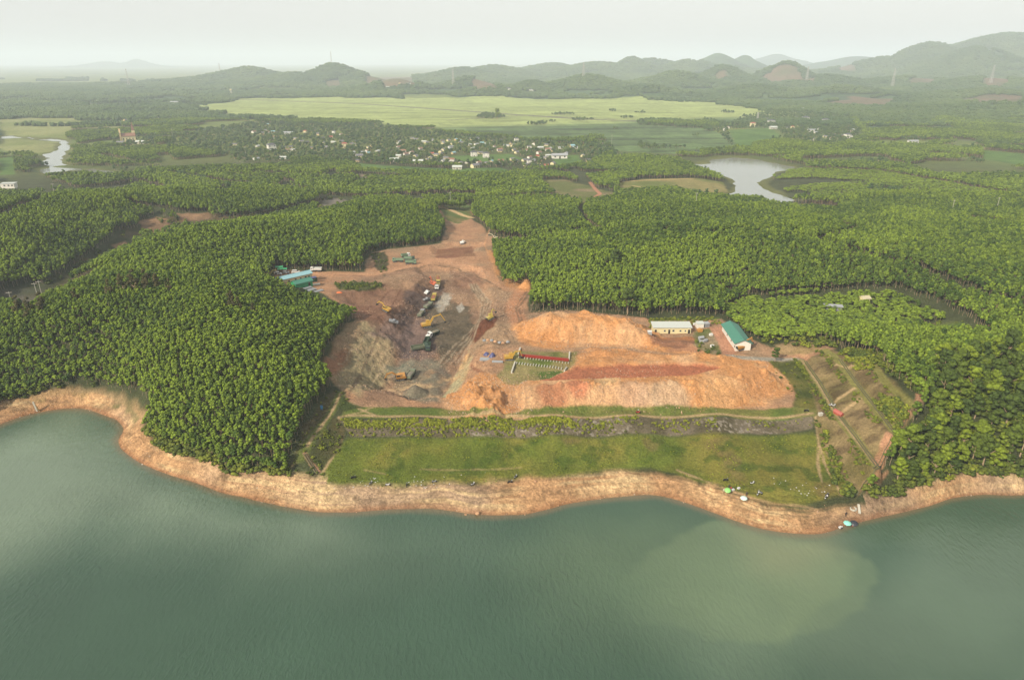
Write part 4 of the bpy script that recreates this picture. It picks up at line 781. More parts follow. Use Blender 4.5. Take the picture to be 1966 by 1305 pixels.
# farther plantation, to about 1.6 km
x, y = grid(-1500, 1500, 600, 1650, 3.2); m = inview(x, y, 10) & (np.hypot(x, y) > 655) ; x = x[m]; y = y[m]
ok, z = woodland(x, y); r = np.hypot(x, y)
pat = fbm(x, y * 1.3, 150, 3, 105) + .12 * fbm(x, y, 30, 2, 106); vz = np.zeros(x.size, bool)
for v in VILL: vz |= inside(x, y, v, 0)
st2_ = quiltf(x, y, 120, 70); ok &= ((pat > -.14 - .5 * sst(1000, 650, r) - .3 * sst(.2, .5, x / y)) & (st2_ > .12)) | vz; ok &= ~vz
ok &= RG.random(x.size) > .08; x, y, z = x[ok], y[ok], z[ok]; s_ = .76 + RG.normal(0, .08, x.size); y2 = inside(x, y, YOUNG2, 0); hh = np.where(y2, .45, 1) * s_ * (.72 + .38 * quiltf(x, y, 120, 70) + .22 * fbm(x, y, 90, 2, 107))
scatter("distant_plantation", np.stack([x, y, z], 1), np.stack([s_, s_, hh], 1), np.stack([0 * x, 0 * x, RG.uniform(0, 6.28, x.size)], 1), np.clip(tintf(x, y, z) + np.where(y2, .3, 0), 0, 1), colB, "distant blocks of planted woodland between fields")
NTREES.append(x.size)
# village and hedgerow trees
x, y = grid(-1900, 1900, 700, 2300, 7.5, .5); m = inview(x, y, 10); x = x[m]; y = y[m]
vz = np.zeros(x.size, bool)
for v in VILL: vz |= inside(x, y, v, 12)
hed = (fbm(x, y, 60, 2, 108) > np.where(inside(x, y, RICE, 5), .62, .42)) & (~inside(x, y, RICE, 5) | (x > y * .02)) & (np.hypot(x, y) < 2000)
isl = inside(x, y, GL([(915,226),(935,219),(955,222),(968,226),(940,229)]), 3) | inside(x, y, GL([(1225,234),(1280,232),(1400,240),(1415,246),(1360,247),(1230,241)]), 3)
ok = (vz & (RG.random(x.size) > .45)) | hed | isl
for p in PONDS + FIELDS + CLEAR[:3] + [MEADOW]: ok &= ~inside(x, y, p, 5)
x, y = x[ok], y[ok]; z = H(x, y); VT = (x, y, z)
colFsc = RG.uniform(.55, 1.15, x.size)
# woods of the far plain and hills: clumps out to about 6 km
x, y = grid(-4200, 4200, 1500, 5600, 13); m = inview(x, y, 10) & (RG.random(x.size) < np.clip(2600 / y, .35, 1)); x = x[m]; y = y[m]
z = H(x, y); r = np.hypot(x, y); q_ = fbm(x, y * 1.6, 300, 4, 61) + wb(x, y) + .10 * fbm(x, y, 90, 3, 62)
ok = (q_ > -.03) | ((z > 14) & (fbm(x, y, 160, 3, 64) > -.45)); nr = inside(x, y, RICE, 60); rd = np.full(x.shape, 99.0); rd[nr] = sdpoly(x[nr], y[nr], RICE) + 70 * fbm(x[nr], y[nr], 110, 3, 133); ok &= rd > -8
for g in FARCLEAR: ok &= ~inside(x, y, g, 0)
ok &= ~((quiltf(x, y, 260, 120) < .16) & (z < 25))
for L in (GL([(0,190),(120,196),(260,205),(400,190)]),): ok &= sdline(x, y, L) > 14
ok &= r > 1600; x, y, z = x[ok], y[ok], z[ok]; s_ = RG.uniform(.7, 1.15, x.size) * np.clip(r[ok] / 2200, 1, 1.9)
scatter("far_woods", np.stack([x, y, z], 1), np.stack([s_, s_, s_ * .85], 1), np.stack([0 * x, 0 * x, RG.uniform(0, 6.28, x.size)], 1), np.clip(.4 + .5 * fbm(x, y, 150, 3, 110) + RG.normal(0, .12, x.size), 0, 1), colC, "hazy blue-green woods on the far plain and hills")
NTREES.append(x.size); print("TREES", NTREES)
# shrubs on the stone facing of the dam, on the terraces and by the shore
sx = []; 
def shrubs(poly, n, dens=None, smin=.6, smax=1.4, t0=.5):
    p = np.array(poly); a = RG.uniform(p[:, 0].min(), p[:, 0].max(), n); b = RG.uniform(p[:, 1].min(), p[:, 1].max(), n)
    m = inside(a, b, poly); a, b = a[m], b[m]
    if dens is not None: m = RG.random(a.size) < dens(a, b); a, b = a[m], b[m]
    s = RG.uniform(smin, smax, a.size); sx.append(np.stack([a, b, H(a, b) - .05, s, np.clip(t0 + .25 * RG.normal(0, 1, a.size) + .25 * fbm(a, b, 12, 2, 120), 0, 1)], 1))
up = np.array(GL([(655,806),(1562,800)])); 
def ripd(a, b):
    u = (a - P(660, 820, 9)[0]) / (P(1560, 820, 9)[0] - P(660, 820, 9)[0]); v = sst(211.6, 213.6, b + .8 * fbm(a, b, 5, 2, 128))
    return np.clip((1.0 - .98 * sst(.25, .8, u)) * (.12 + .88 * v) * sst(-.5, .15, fbm(a, b, 5, 3, 121)) + .10 * (fbm(a, b, 5, 2, 122) > .1), 0, 1)
shrubs(RIPRAP, 9000, ripd, .32, .72, .8)
shrubs(VALP, 2500, lambda a, b: sst(-.1, .3, fbm(a, b, 25, 2, 129)), .8, 2.4, .1)
shrubs(LANE, 260, lambda a, b: np.where(fbm(a, b, 9, 2, 123) > .05, .8, .05), .4, 1.0, .3)
def alongside(L, off, wd, n, dens=.8, **kw):
    for (xa, ya), (xb, yb) in zip(L[:-1], L[1:]):
        dx, dy = xb - xa, yb - ya; l = math.hypot(dx, dy); nx_, ny_ = dy / l, -dx / l
        poly = [(xa + nx_ * off, ya + ny_ * off), (xb + nx_ * off, yb + ny_ * off), (xb + nx_ * (off + wd), yb + ny_ * (off + wd)), (xa + nx_ * (off + wd), ya + ny_ * (off + wd))]
        k = int(n * l); p = np.array([xa, ya]) + RG.random((k, 1)) * np.array([dx, dy]) + np.array([nx_, ny_]) * (off + RG.random((k, 1)) * wd)
        s = RG.uniform(.4, .95, k); g = fbm(p[:, 0], p[:, 1], 8, 2, 124) > -.2; sx.append(np.stack([p[:, 0], p[:, 1], H(p[:, 0], p[:, 1]), s, np.clip(kw.get('t0', .35) + .2 * RG.normal(0, 1, k), 0, 1)], 1)[g])
alongside([(a, b) for a, b in BERMS[0][::-1]], -3.6, 1.8, 3.0); alongside(BERMS[1][::-1], -4.2, 2.2, 2.2); alongside(BERMS[2][::-1], -4, 2.5, 1.5)
shrubs(GL([(1560,800),(1585,830),(1610,880),(1640,945),(1600,930),(1580,870),(1570,830)]), 160, None, .6, 1.5, .3)
shrubs(GL([(1670,765),(1725,770),(1745,795),(1720,825),(1690,790)]), 260, None, .6, 1.6, .25)
shrubs(GL([(1610,680),(1665,690),(1680,712),(1640,715)]), 160, None, .5, 1.2, .7)
shrubs(GL([(1478,694),(1540,692),(1560,740),(1600,790),(1528,778)]), 110, lambda a, b: .6, .4, 1.0, .35)
shrubs(GL([(1600,672),(1700,680),(1790,740),(1760,760),(1680,700)]), 400, None, .8, 2.0, .3)
shrubs(GL([(640,545),(690,540),(730,545),(735,555),(690,560),(650,556)]), 160, None, .6, 1.4, .05); shrubs(GL([(712,487),(740,482),(745,510),(738,530),(722,515)]), 60, None, .6, 1.4, .05)
shrubs(HOLLOW, 300, lambda a, b: .35, .5, 1.3, .3); shrubs(GL([(1440,655),(1560,640),(1620,655),(1600,668),(1500,662)]), 120, None, .8, 2.2, .3)
shrubs(GL([(1330,655),(1365,665),(1385,680),(1360,684)]), 40, None, .5, 1.2, .1)
shrubs(CLEAR[5], 200, None, .5, 1.0, .55)
# undergrowth along the lower edge of the woods
a, b = grid(-330, 330, 170, 330, 1.7); m = inview(a, b); a, b = a[m], b[m]; zz = H(a, b)
lim = 3.7 + .5 * fbm(a, b, 9, 2, 125); ok = (zz > lim) & (zz < lim + 2.2) & (np.abs(a) > 60)
for p in (BANK, LANE, ABUT, SITE, RIPRAP, CREST, BAY): ok &= ~inside(a, b, p, .5)
a, b, zz = a[ok], b[ok], zz[ok]; sx.append(np.stack([a, b, zz, RG.uniform(1.0, 2.4, a.size), np.clip(.22 + .2 * RG.normal(0, 1, a.size), 0, 1)], 1))
a, b = grid(95, 260, 160, 290, 2.2); ok = inside(a, b, GROVE, 0) & ~inside(a, b, ABUT, 1) & (H(a, b) > 4.4); a, b = a[ok], b[ok]; sx.append(np.stack([a, b, H(a, b), RG.uniform(1.3, 2.8, a.size), np.clip(.15 + .15 * RG.normal(0, 1, a.size), 0, 1)], 1))
# tufts on the grass bank
shrubs(BANK, 4200, lambda a, b: sst(.0, .35, fbm(a, b, 6, 3, 31)) * .9, .15, .38, .62)
sx = np.concatenate(sx)
scatter("shrubbery", sx[:, :3], np.stack([sx[:, 3]] * 2 + [sx[:, 3] * .85], 1), np.stack([0 * sx[:, 0], 0 * sx[:, 0], RG.uniform(0, 6.28, len(sx))], 1), sx[:, 4], colD, "yellow-green bushes and undergrowth on the dam, banks and wood edges")
# stones along the waterline and on the slopes
a = RG.uniform(-260, 260, 60000); b = RG.uniform(165, 330, 60000); zz = H(a, b); m = inview(a, b) & (zz > -.25) & (zz < 3.5); m &= ~inside(a, b, BANK, -1)
m &= RG.random(a.size) < np.where(zz < .7, .75, .18) * (.4 + .6 * (fbm(a, b, 12, 2, 126) > 0)); a, b, zz = a[m], b[m], zz[m]; ss = .22 + .5 * RG.random(a.size) ** 4
p2 = np.array(PIT); a2 = RG.uniform(-75, 60, 26000); b2 = RG.uniform(228, 420, 26000); m = inside(a2, b2, SITEW, -2) & (fbm(a2, b2, 14, 3, 127) > .0); a2, b2 = a2[m], b2[m]
a3, b3 = [], []
for pl in (SPOIL, SPOIL2, SPOILB):
    q_ = np.array(pl); u = RG.uniform(q_[:, 0].min() - 14, q_[:, 0].max() + 14, 3500); v = RG.uniform(q_[:, 1].min() - 14, q_[:, 1].max() + 10, 3500); d = sdpoly(u, v, pl); m = (d > 0) & (d < 10.5); a3.append(u[m]); b3.append(v[m])
a3 = np.concatenate(a3); b3 = np.concatenate(b3)
a = np.concatenate([a, a2, a3]); b = np.concatenate([b, b2, b3]); zz = H(a, b); ss = np.concatenate([ss, .2 + .45 * RG.random(a2.size) ** 3, .2 + .6 * RG.random(a3.size) ** 4])
scatter("rubble", np.stack([a, b, zz], 1), np.stack([ss, ss, ss], 1), RG.uniform(0, 6.28, (a.size, 3)) * [.1, .1, 1], np.clip(RG.normal(.3, .3, a.size), 0, 1), colE, "loose stones on the beach, pit floor and spoil slopes")
x, y, z = VT
# ---------------------------------------------------------------- broadleaf grove and single trees
BC = []; BTm = []
for i in range(8):
    t = MB(); trunk(t, 7, .26, RG, spread=2.0, limbs=4); c = MB(); crown(c, 2.2, 10.5, 3.3, 26, 620, 1, RG, .33, .30, .75, taper=.2); BTm.append(t.mesh("trunk", M_TRUNK)); BC.append(c.mesh("crown", M_BROAD, True))
BD = []
for i in range(3):
    c = MB(); crown(c, 1.5, 11.5, 2.3, 20, 600, 1, RG, .34, .26, .9, taper=.5); BD.append(c.mesh("crown", M_DRY, True))
def tree2(nm, p, s, sz, trk, crn, lb, gp):
    o = empty(nm, p, RG.uniform(0, 6.28), lb, 'tree', gp); o.scale = (s, s, sz)
    for n_, me in (("trunk", trk), ("crown", crn)):
        q_ = bpy.data.objects.new(n_, me); C.objects.link(q_); q_.parent = o
    return o
a, b = grid(95, 260, 160, 290, 4.1, .4); ok = inside(a, b, GROVE, 1) & (a < b * .82 + 14); ok &= ~inside(a, b, ABUT, 1.5); a, b = a[ok], b[ok]; zz = H(a, b); ok = zz > 4.6; a, b, zz = a[ok], b[ok], zz[ok]
for i in range(len(a)):
    s = RG.uniform(.62, 1.15); k = int(RG.integers(0, 8)); tree2("broadleaf_tree", (a[i], b[i], zz[i]), s, s * RG.uniform(.85, 1.1), BTm[k], BC[k], "spreading broadleaf tree in the mixed grove above the eastern shore", "broadleaf trees of the mixed grove")
for px, py, s in [(40,610,1.0),(62,607,.9),(85,604,1.0),(58,618,.8),(150,585,.8),(215,572,.9),(240,568,1.0),(262,566,1.15),(285,563,1.1),(305,562,.9),(328,566,.8),(448,600,.95),(462,602,.8),(490,610,.7)]:
    p = G(px, py + 6); tree2("dry_tree", p, s * 1.0, s * 1.05, BTm[0], BD[int(RG.integers(0, 3))], "olive-brown tree standing in a dull clump above the bright plantation on the hill", "dull brown trees on the hilltop")
for px, py, s, lb in [(1205,603,1.25,"large round-crowned tree at the wood edge behind the long orange mound"), (1183,520,1.2,"pale feathery tree rising over the middle of the plantation"), (1488,694,.6,"lone thin dark tree beside the pale gravel road"), (955,230,2.4,"big dark tree in the clump amid the rice fields")]:
    p = G(px, py); tree2("lone_tree", p, s, s, BTm[1], BC[int(px) % 8], lb, None)
# ---------------------------------------------------------------- paints
M = {}
def c8(name, r, g, b_, rough=.5, metal=0.0, var=.12, k=.62, scale=2.0):
    M[name] = mat(name, tuple(lin(r, g, b_, k)), rough, metal, var, scale); return M[name]
for a_ in [("yellow_paint",200,160,66),("orange_paint",196,142,70),("dull_yellow",188,170,84),("green_paint",124,150,122),("dark_green",60,82,66),("grey_green",120,128,106),("white_paint",236,236,232),("tan_paint",206,196,166),("grey_paint",150,152,156),("dark_steel",52,50,48),("rubber",38,36,34),("red_paint",196,70,56),("orange_red",220,120,84),("form_red",160,50,38),("tent_red",186,104,92),("tarp_blue",76,78,128),("roof_blue",150,196,206),("roof_green",70,136,116),("roof_pale",204,210,204),("wall_cream",236,224,176),("wall_white",240,236,226),("wall_ochre",206,182,134),("roof_grey",128,126,130),("roof_dark",92,92,98),("roof_red",182,92,74),("roof_rust",150,112,92),("tin",170,174,178),("dark_opening",46,42,38),("concrete",206,202,188),("tarp_green",56,160,106),("tarp_orange",240,120,50),("sign_blue",90,160,210),("canopy_green",146,220,120),("canopy_pale",220,244,236),("canopy_teal",150,232,214),("skin",150,104,78),("cloth_dark",40,40,50),("cloth_white",225,225,225),("cloth_red",190,60,60),("pylon_grey",190,186,178),("umbrella_shadow",46,50,62),("timber",150,130,90),("soil_load",150,96,66),("rock_load",134,126,108)]:
    c8(*a_)
M['window_glass'] = mat('window_glass', (.03, .04, .05), .1, 0, .05)
def wheel(r, wd, y, x, nm="wheel", par=None):
    w_ = MB(); w_.bar((x, y - wd / 2, r), (x, y + wd / 2, r), 2 * r, n=12); o = w_.build(nm, M['rubber'], par)
    h_ = MB(); h_.bar((x, y - wd / 2 - .02, r), (x, y + wd / 2 + .02, r), r * .9, n=8); h_.build("rim", M['grey_paint'], o); return o
def slope_of(p, rz, half=3.0):
    d = Vector((math.cos(rz), math.sin(rz))); n_ = Vector((-d.y, d.x)); f = lambda v: float(H(p[0] + v.x, p[1] + v.y)[0])
    pitch = -math.atan2(f(d * half) - f(d * -half), 2 * half); roll = math.atan2(f(n_ * 1.2) - f(n_ * -1.2), 2.4)
    return max(-.3, min(.3, roll)), max(-.3, min(.3, pitch))
def seat(o, rz, half=3.0):
    p = o.location; rx, ry = slope_of(p, rz, half); o.rotation_euler = (rx, ry, rz); o.location.z = float(H(p[0], p[1])[0]) + .02
def heading(x0, y0, x1, y1): a_, b_ = G(x0, y0), G(x1, y1); return math.atan2(b_.y - a_.y, b_.x - a_.x)
def dump_truck(px, py, rz, label, cabc, bedc, load=None, L=7.4, raised=0):
    t = empty("dump_truck", G(px, py), rz, label, "truck", "dump trucks at the works")
    f = L / 2; m = MB(); m.box((0, 0, .95), (L, .95, .3)); m.box((f - .3, 0, .62), (.35, 2.4, .35)); m.build("chassis", M['dark_steel'], t)
    m = MB(); m.prism([(f - 1.75, 1.0), (f, 1.0), (f, 2.0), (f - .16, 2.95), (f - 1.6, 3.0), (f - 1.75, 2.9)], -1.2, 1.2); cb = m.build("cab", M[cabc], t)
    m = MB(); m.add([(f + .02, -1.05, 2.0), (f + .02, 1.05, 2.0), (f - .125, 1.05, 2.78), (f - .125, -1.05, 2.78)], [(0, 1, 2, 3)]); m.box((f - .8, 1.21, 2.3), (.9, .02, .6)); m.box((f - .8, -1.21, 2.3), (.9, .02, .6)); m.build("windscreen", M['window_glass'], cb)
    b0 = -f - .1; b1 = f - 1.95; m = MB(); cx = (b0 + b1) / 2; bl = b1 - b0
    m.box((cx, 0, 1.3), (bl, 2.4, .14)); m.box((cx, 1.22, 1.95), (bl, .1, 1.3)); m.box((cx, -1.22, 1.95), (bl, .1, 1.3)); m.box((b1 - .05, 0, 2.05), (.1, 2.34, 1.45)); m.box((b0 + .05, 0, 1.9), (.1, 2.34, 1.1))
    for k in range(6): 
        for s_ in (-1, 1): m.box((b0 + bl * (k + .5) / 6, s_ * 1.3, 1.95), (.1, .08, 1.25))
    bd = m.build("dump_bed", M[bedc], t)
    if load:
        m = MB(); n_ = 7; vs = []; fs = []
        for i in range(n_ + 1):
            for j in range(5): vs.append((b0 + .12 + (bl - .24) * i / n_, -1.15 + 2.3 * j / 4, 2.3 + (.45 * math.sin(math.pi * i / n_) * math.sin(math.pi * j / 4)) + RG.uniform(-.08, .08)))
        for i in range(n_):
            for j in range(4): fs.append((i * 5 + j, (i + 1) * 5 + j, (i + 1) * 5 + j + 1, i * 5 + j + 1))
        m.add(vs, fs); m.build("load", M[load], bd)
    for x_ in (f - 1.0, f - 2.4, -f + 1.9, -f + .8):
        for s_ in (-1, 1): wheel(.5, .34, s_ * 1.05, x_, par=t)
    t.scale = (.92, .92, .92); seat(t, rz); return t
def excavator(px, py, rz, label, col, reach=(2.6, 5.0, 6.6), hts=(4.4, 3.8, .8), house=0.0, s=1.0):
    t = empty("excavator", G(px, py), rz, label, "excavator", "excavators at the works"); t.scale = (s * .92,) * 3
    for sd_ in (-1, 1):
        m = MB(); m.prism([(-1.9, .25), (-1.6, 0), (1.6, 0), (1.9, .25), (1.9, .6), (1.6, .9), (-1.6, .9), (-1.9, .6)], sd_ * 1.1 - .3, sd_ * 1.1 + .3); tr_ = m.build("track", M['dark_steel'], t)
        m = MB(); 
        for k in range(5): m.bar((-1.4 + k * .7, sd_ * 1.1 - .33, .42), (-1.4 + k * .7, sd_ * 1.1 + .33, .42), .5, n=8)
        m.build("roller", M['grey_paint'], tr_)
    m = MB(); m.prism([(-2.4, 1.05), (1.5, 1.05), (1.5, 1.75), (.2, 2.1), (-1.9, 2.2), (-2.4, 1.9)], -1.35, 1.35); m.bar((0, 0, .7), (0, 0, 1.1), 1.4, n=10); m.build("body", M[col], t)
    m = MB(); m.box((-2.35, 0, 1.55), (.55, 2.5, 1.0)); m.build("counterweight", M['dark_steel'] if col != 'yellow_paint' else M['orange_paint'], t)
    m = MB(); m.prism([(-.1, 1.7), (1.7, 1.7), (1.8, 2.3), (1.45, 3.1), (-.1, 3.1)], .45, 1.4); cb = m.build("cab", M[col], t)
    m = MB(); m.box((.75, 1.41, 2.55), (1.3, .02, .8)); m.add([(1.82, .5, 2.3), (1.82, 1.35, 2.3), (1.5, 1.35, 3.0), (1.5, .5, 3.0)], [(0, 1, 2, 3)]); m.build("window", M['window_glass'], cb)
    m = MB(); a_ = (1.2, -.2, 1.7); b_ = (reach[0], -.2, hts[0]); c_ = (reach[1], -.2, hts[1]); m.bar(a_, b_, .42, .6); m.bar(b_, c_, .4, .55, w2=.34); m.bar((1.5, -.55, 1.6), (reach[0] - .1, -.55, hts[0] - .7), .2, n=6); m.build("boom", M[col], t)
    m = MB(); e_ = (reach[2], -.2, hts[2] + .6); m.bar((reach[1] - .2, -.2, hts[1] + .5), e_, .34, .45, w2=.26); m.build("stick", M[col], t)
    m = MB(); x_ = e_[0]; z_ = e_[2]; m.prism([(x_ - .1, z_ + .1), (x_ + .35, z_ - .1), (x_ + .25, z_ - .8), (x_ - .5, z_ - .95), (x_ - .75, z_ - .5)], -.75, .35); m.build("bucket", M['dark_steel'], t)
    seat(t, rz, 1.8); return t
def car(px, py, rz, label, col, kind='car', L=4.6):
    t = empty(kind, G(px, py), rz, label, "car" if kind != 'pickup_truck' else "pickup"); f = L / 2
    m = MB()
    if kind == 'pickup_truck': m.prism([(-f, .5), (f, .5), (f, 1.05), (f - 1.1, 1.2), (f - 1.2, 1.25), (-f, 1.15)], -.9, .9)
    else: m.prism([(-f, .45), (f, .45), (f, .95), (f - 1.0, 1.1), (-f + .2, 1.15), (-f, 1.0)], -.88, .88)
    b_ = m.build("body", M[col], t)
    m = MB(); x0_, x1_ = (-.5, f - 1.2) if kind == 'pickup_truck' else (-f + .25, f - 1.1); m.prism([(x0_, 1.1), (x1_, 1.1), (x1_ - .5, 1.75), (x0_ + .2, 1.78)], -.8, .8); cb = m.build("cabin", M[col], t)
    m = MB(); m.add([(x1_ + .02, -.72, 1.16), (x1_ + .02, .72, 1.16), (x1_ - .45, .68, 1.7), (x1_ - .45, -.68, 1.7)], [(0, 1, 2, 3)])
    for s_ in (-1, 1): m.box(((x0_ + x1_) / 2, s_ * .81, 1.42), (x1_ - x0_ - .6, .02, .4))
    m.build("window", M['window_glass'], cb)
    for x_ in (f - .8, -f + .8):
        for s_ in (-1, 1): wheel(.34, .22, s_ * .82, x_, par=t)
    seat(t, rz, 1.5); return t
# parked tippers
dump_truck(764, 503, math.pi + .05, "green tipper truck at the western end of the parked trucks, cab facing away from them", "green_paint", "green_paint")
dump_truck(786, 500, .04, "green tipper truck parked behind the nearest parked tipper, only its cab top showing", "dark_green", "green_paint")
dump_truck(789, 507, .02, "green tipper truck parked nearest the haul road with its cab to the east", "green_paint", "green_paint")
dump_truck(779, 494, .5, "tipper with a white cab between the parked green tippers", "white_paint", "green_paint", L=6.2)
dump_truck(607, 521, math.pi + .1, "white tanker-bodied truck behind the blue-roofed house", "white_paint", "white_paint", load='roof_pale', L=7)
# the queue down the pit
dump_truck(841, 541, -1.45, "yellow tipper at the top of the haul road, beside the orange-red excavator", "dull_yellow", "dull_yellow", "soil_load")
dump_truck(840, 554, -1.6, "pale tan tipper next below the topmost yellow tipper", "white_paint", "tan_paint", "rock_load")
dump_truck(834, 575, 1.5, "dull yellow loaded tipper beside the white rock patch", "dull_yellow", "dull_yellow", "soil_load")
dump_truck(822, 591, 1.2, "grey-green loaded tipper halfway down the haul road", "grey_green", "grey_green", "rock_load")
dump_truck(810, 606, 1.3, "grey dusty tipper just above the excavator with the long yellow boom", "grey_paint", "grey_green", "rock_load", L=6.6)
car(819, 563, 1.3, "small white pickup beside the haul road above the yellow tipper", "white_paint", 'pickup_truck')
car(820, 577, .8, "light grey pickup on the bench left of the yellow tipper", "grey_paint", 'pickup_truck')
dump_truck(832, 644, -2.35, "white-cabbed green tipper standing just below the pit excavator", "white_paint", "dark_green", "rock_load", L=6.6)
dump_truck(822, 657, 1.45, "dark tipper with a white cab roof on the pit floor", "white_paint", "dark_green")
dump_truck(822, 670, -1.5, "dark tipper directly below the white-roofed tipper on the pit floor", "dark_green", "dark_green")
dump_truck(806, 671, .35, "olive tipper with a long open bed standing slantwise in the pit", "dark_green", "grey_green", L=8.6)
dump_truck(789, 724, 1.35, "grey-green tipper being filled beside the excavator at the pit bottom", "grey_green", "grey_green", "rock_load", L=7.6)
# excavators
excavator(768, 727, math.pi + .25, "big orange-yellow excavator with its boom down at the pit bottom", "orange_paint", (3.0, 5.2, 6.0), (3.6, 2.8, .1), s=1.15)
excavator(820, 628, .35, "yellow excavator reaching a long boom to the right across the pit", "yellow_paint", (3.2, 6.6, 8.6), (4.6, 5.2, 1.2), s=1.2)
excavator(741, 596, math.pi - .45, "bright yellow excavator on the brown slope at the west side of the pit", "yellow_paint", (2.8, 5.2, 6.4), (3.4, 3.2, .9))
excavator(831, 546, math.pi - .5, "orange-red excavator at the top of the haul road", "orange_red", (1.8, 2.6, 3.2), (4.8, 5.6, 3.6), s=.9)
excavator(943, 613, .6, "olive-yellow excavator beside the dark brown stockpile", "dull_yellow", (2.0, 3.2, 4.2), (4.4, 4.6, 2.4), s=.95)
excavator(952, 459, math.pi - .25, "dark excavator at the wood edge stretching a thin tan boom to the left", "tan_paint", (3.2, 6.0, 6.8), (4.2, 5.4, 3.8), s=.85)
excavator(888, 468, .2, "pale machine alone on the upper haul ground", "white_paint", (1.6, 2.4, 3.0), (2.6, 2.4, 1.0), s=.8)
excavator(978, 690, .12, "yellow excavator at the west end of the long red steel form", "yellow_paint", (2.6, 5.0, 5.6), (4.0, 4.2, 1.0), s=1.0)
excavator(1422, 670, .35, "orange excavator parked at the gable of the green-roofed house, boom arched to the right", "orange_paint", (3.0, 5.4, 6.0), (4.0, 4.4, 1.6), s=1.05)
excavator(513, 531, .5, "yellow excavator half hidden by the wood west of the blue-roofed house", "dull_yellow", (2.8, 4.6, 5.2), (4.2, 4.6, 2.0), s=1.0)
car(568, 524, .2, "white off-road car behind the blue-roofed house", "white_paint"); car(534, 527, .3, "light grey car by the green awning at the wood edge", "white_paint", L=4.2)
car(549, 525, .1, "grey car between the green awning and the white off-road car", "grey_paint", L=4.0)
car(755, 619, .2, "small silver pickup on the spur west of the pit", "grey_paint", 'pickup_truck')

# ---------------------------------------------------------------- buildings of the works
def longhouse(nm, p, L, Wd, h, rise, rz, wallm, roofm, label, openings=(), mono=False, over=.5):
    t = empty(nm, p, rz, label, "building"); a_ = L / 2; b_ = Wd / 2
    m = MB(); m.box((0, 0, h / 2 - .4), (L, Wd, h + .8)); 
    if not mono: m.prism([(-b_, h), (b_, h), (0, h + rise)], -a_, a_, ax='x')
    wl = m.build("wall", M[wallm], t)
    m = MB(); e = over; th = .12
    if mono: m.prism([(-b_ - e, h + .05), (b_ + e, h + rise), (b_ + e, h + rise + th), (-b_ - e, h + .05 + th)], -a_ - e, a_ + e, ax='x')
    else:
        k = rise / b_
        m.prism([(-b_ - e, h - k * e + .03), (0, h + rise + .03), (b_ + e, h - k * e + .03), (b_ + e, h - k * e + .03 + th), (0, h + rise + .03 + th), (-b_ - e, h - k * e + .03 + th)], -a_ - e, a_ + e, ax='x')
        m.box((0, 0, h + rise + .18), (L + 2 * e, .3, .12))
    n_ = int(L / 1.2)
    rf = m.build("roof", M[roofm], t)
    for (kind, side, u, wd, z0_, z1_) in openings:
        m = MB(); y_ = -b_ - .03 if side == 'f' else b_ + .03
        if side in 'fb': m.box((-a_ + u * L, y_, (z0_ + z1_) / 2), (wd, .08, z1_ - z0_))
        else: m.box(((a_ + .03) if side == 'r' else (-a_ - .03), -b_ + u * Wd, (z0_ + z1_) / 2), (.08, wd, z1_ - z0_))
        o = m.build(kind, M['dark_opening'] if kind == 'door' else M['window_glass'], t)
        m = MB(); 
        if side in 'fb': m.box((-a_ + u * L, y_, z0_ - .06), (wd + .2, .16, .1)); m.box((-a_ + u * L, y_, z1_ + .06), (wd + .2, .14, .1))
        if side in 'fb': m.build("frame", M['wall_white'], o)
    return t
p = G(1290, 640); longhouse("site_office", (p.x, p.y + 2.4, p.z - .1), 17.2, 5.2, 3.0, .9, 0.0, 'wall_cream', 'roof_pale', "long cream single-storey office with a pale roof at the foot of the wood",
    [('door','f',.055,1.0,0,2.1),('door','f',.42,.9,0,2.1),('door','f',.95,1.0,0,2.1),('window','f',.30,.8,1.1,1.9),('window','f',.53,.9,1.1,2.0),('window','f',.72,.8,1.1,1.9),('window','f',.85,.6,1.1,1.8)], mono=True)
p0 = P(1411, 671, 14.2); p1 = P(1438, 671, 14.2); p2 = P(1386, 634, 14.3); d_ = Vector((p2[0] - p0[0], p2[1] - p0[1])); Lb = d_.length; rz = math.atan2(d_.y, d_.x); n_ = Vector((d_.y, -d_.x)).normalized(); Wd = 6.6
cc = Vector((p0[0], p0[1])) + d_ / 2 + n_ * Wd / 2; zz0 = float(min(H(cc.x, cc.y)[0], 14.4))
longhouse("workshop", (cc.x, cc.y, zz0), Lb, Wd, 3.2, 1.5, rz, 'wall_white', 'roof_green', "long white building with a deep green gable roof by the orange excavator", [('door','f',.5,1.2,0,2.2),('window','f',.2,.9,1.1,2.0),('window','f',.35,.9,1.1,2.0),('window','f',.65,.9,1.1,2.0),('window','f',.8,.9,1.1,2.0),('window','b',.3,.9,1.1,2.0),('window','b',.6,.9,1.1,2.0)], over=.7)
p0 = P(536, 552, 15); p1 = P(600, 537, 15); d_ = Vector((p1[0] - p0[0], p1[1] - p0[1])); Lb = d_.length; rz = math.atan2(d_.y, d_.x); cc = (p0 + p1) / 2; nn = Vector((-d_.y, d_.x)).normalized() * 2.6
longhouse("blue_roofed_house", (cc[0] + nn.x, cc[1] + nn.y, float(H(cc[0], cc[1])[0])), Lb, 5.5, 3.2, 1.0, rz, 'wall_cream', 'roof_blue', "long cream house with a pale blue roof in the hill yard", [('door','f',.8,1,0,2.1),('door','f',.5,1,0,2.1),('window','f',.65,.9,1,2),('window','f',.9,.9,1,2),('window','f',.3,.9,1,2)])
p = G(580, 549); longhouse("open_shed", (p.x, p.y, p.z), 10, 5.5, 2.8, 1.1, rz, 'tarp_green', 'roof_green', "open shed with a dark green roof in front of the blue-roofed house", [('door','f',.8,1.2,0,2.0)])
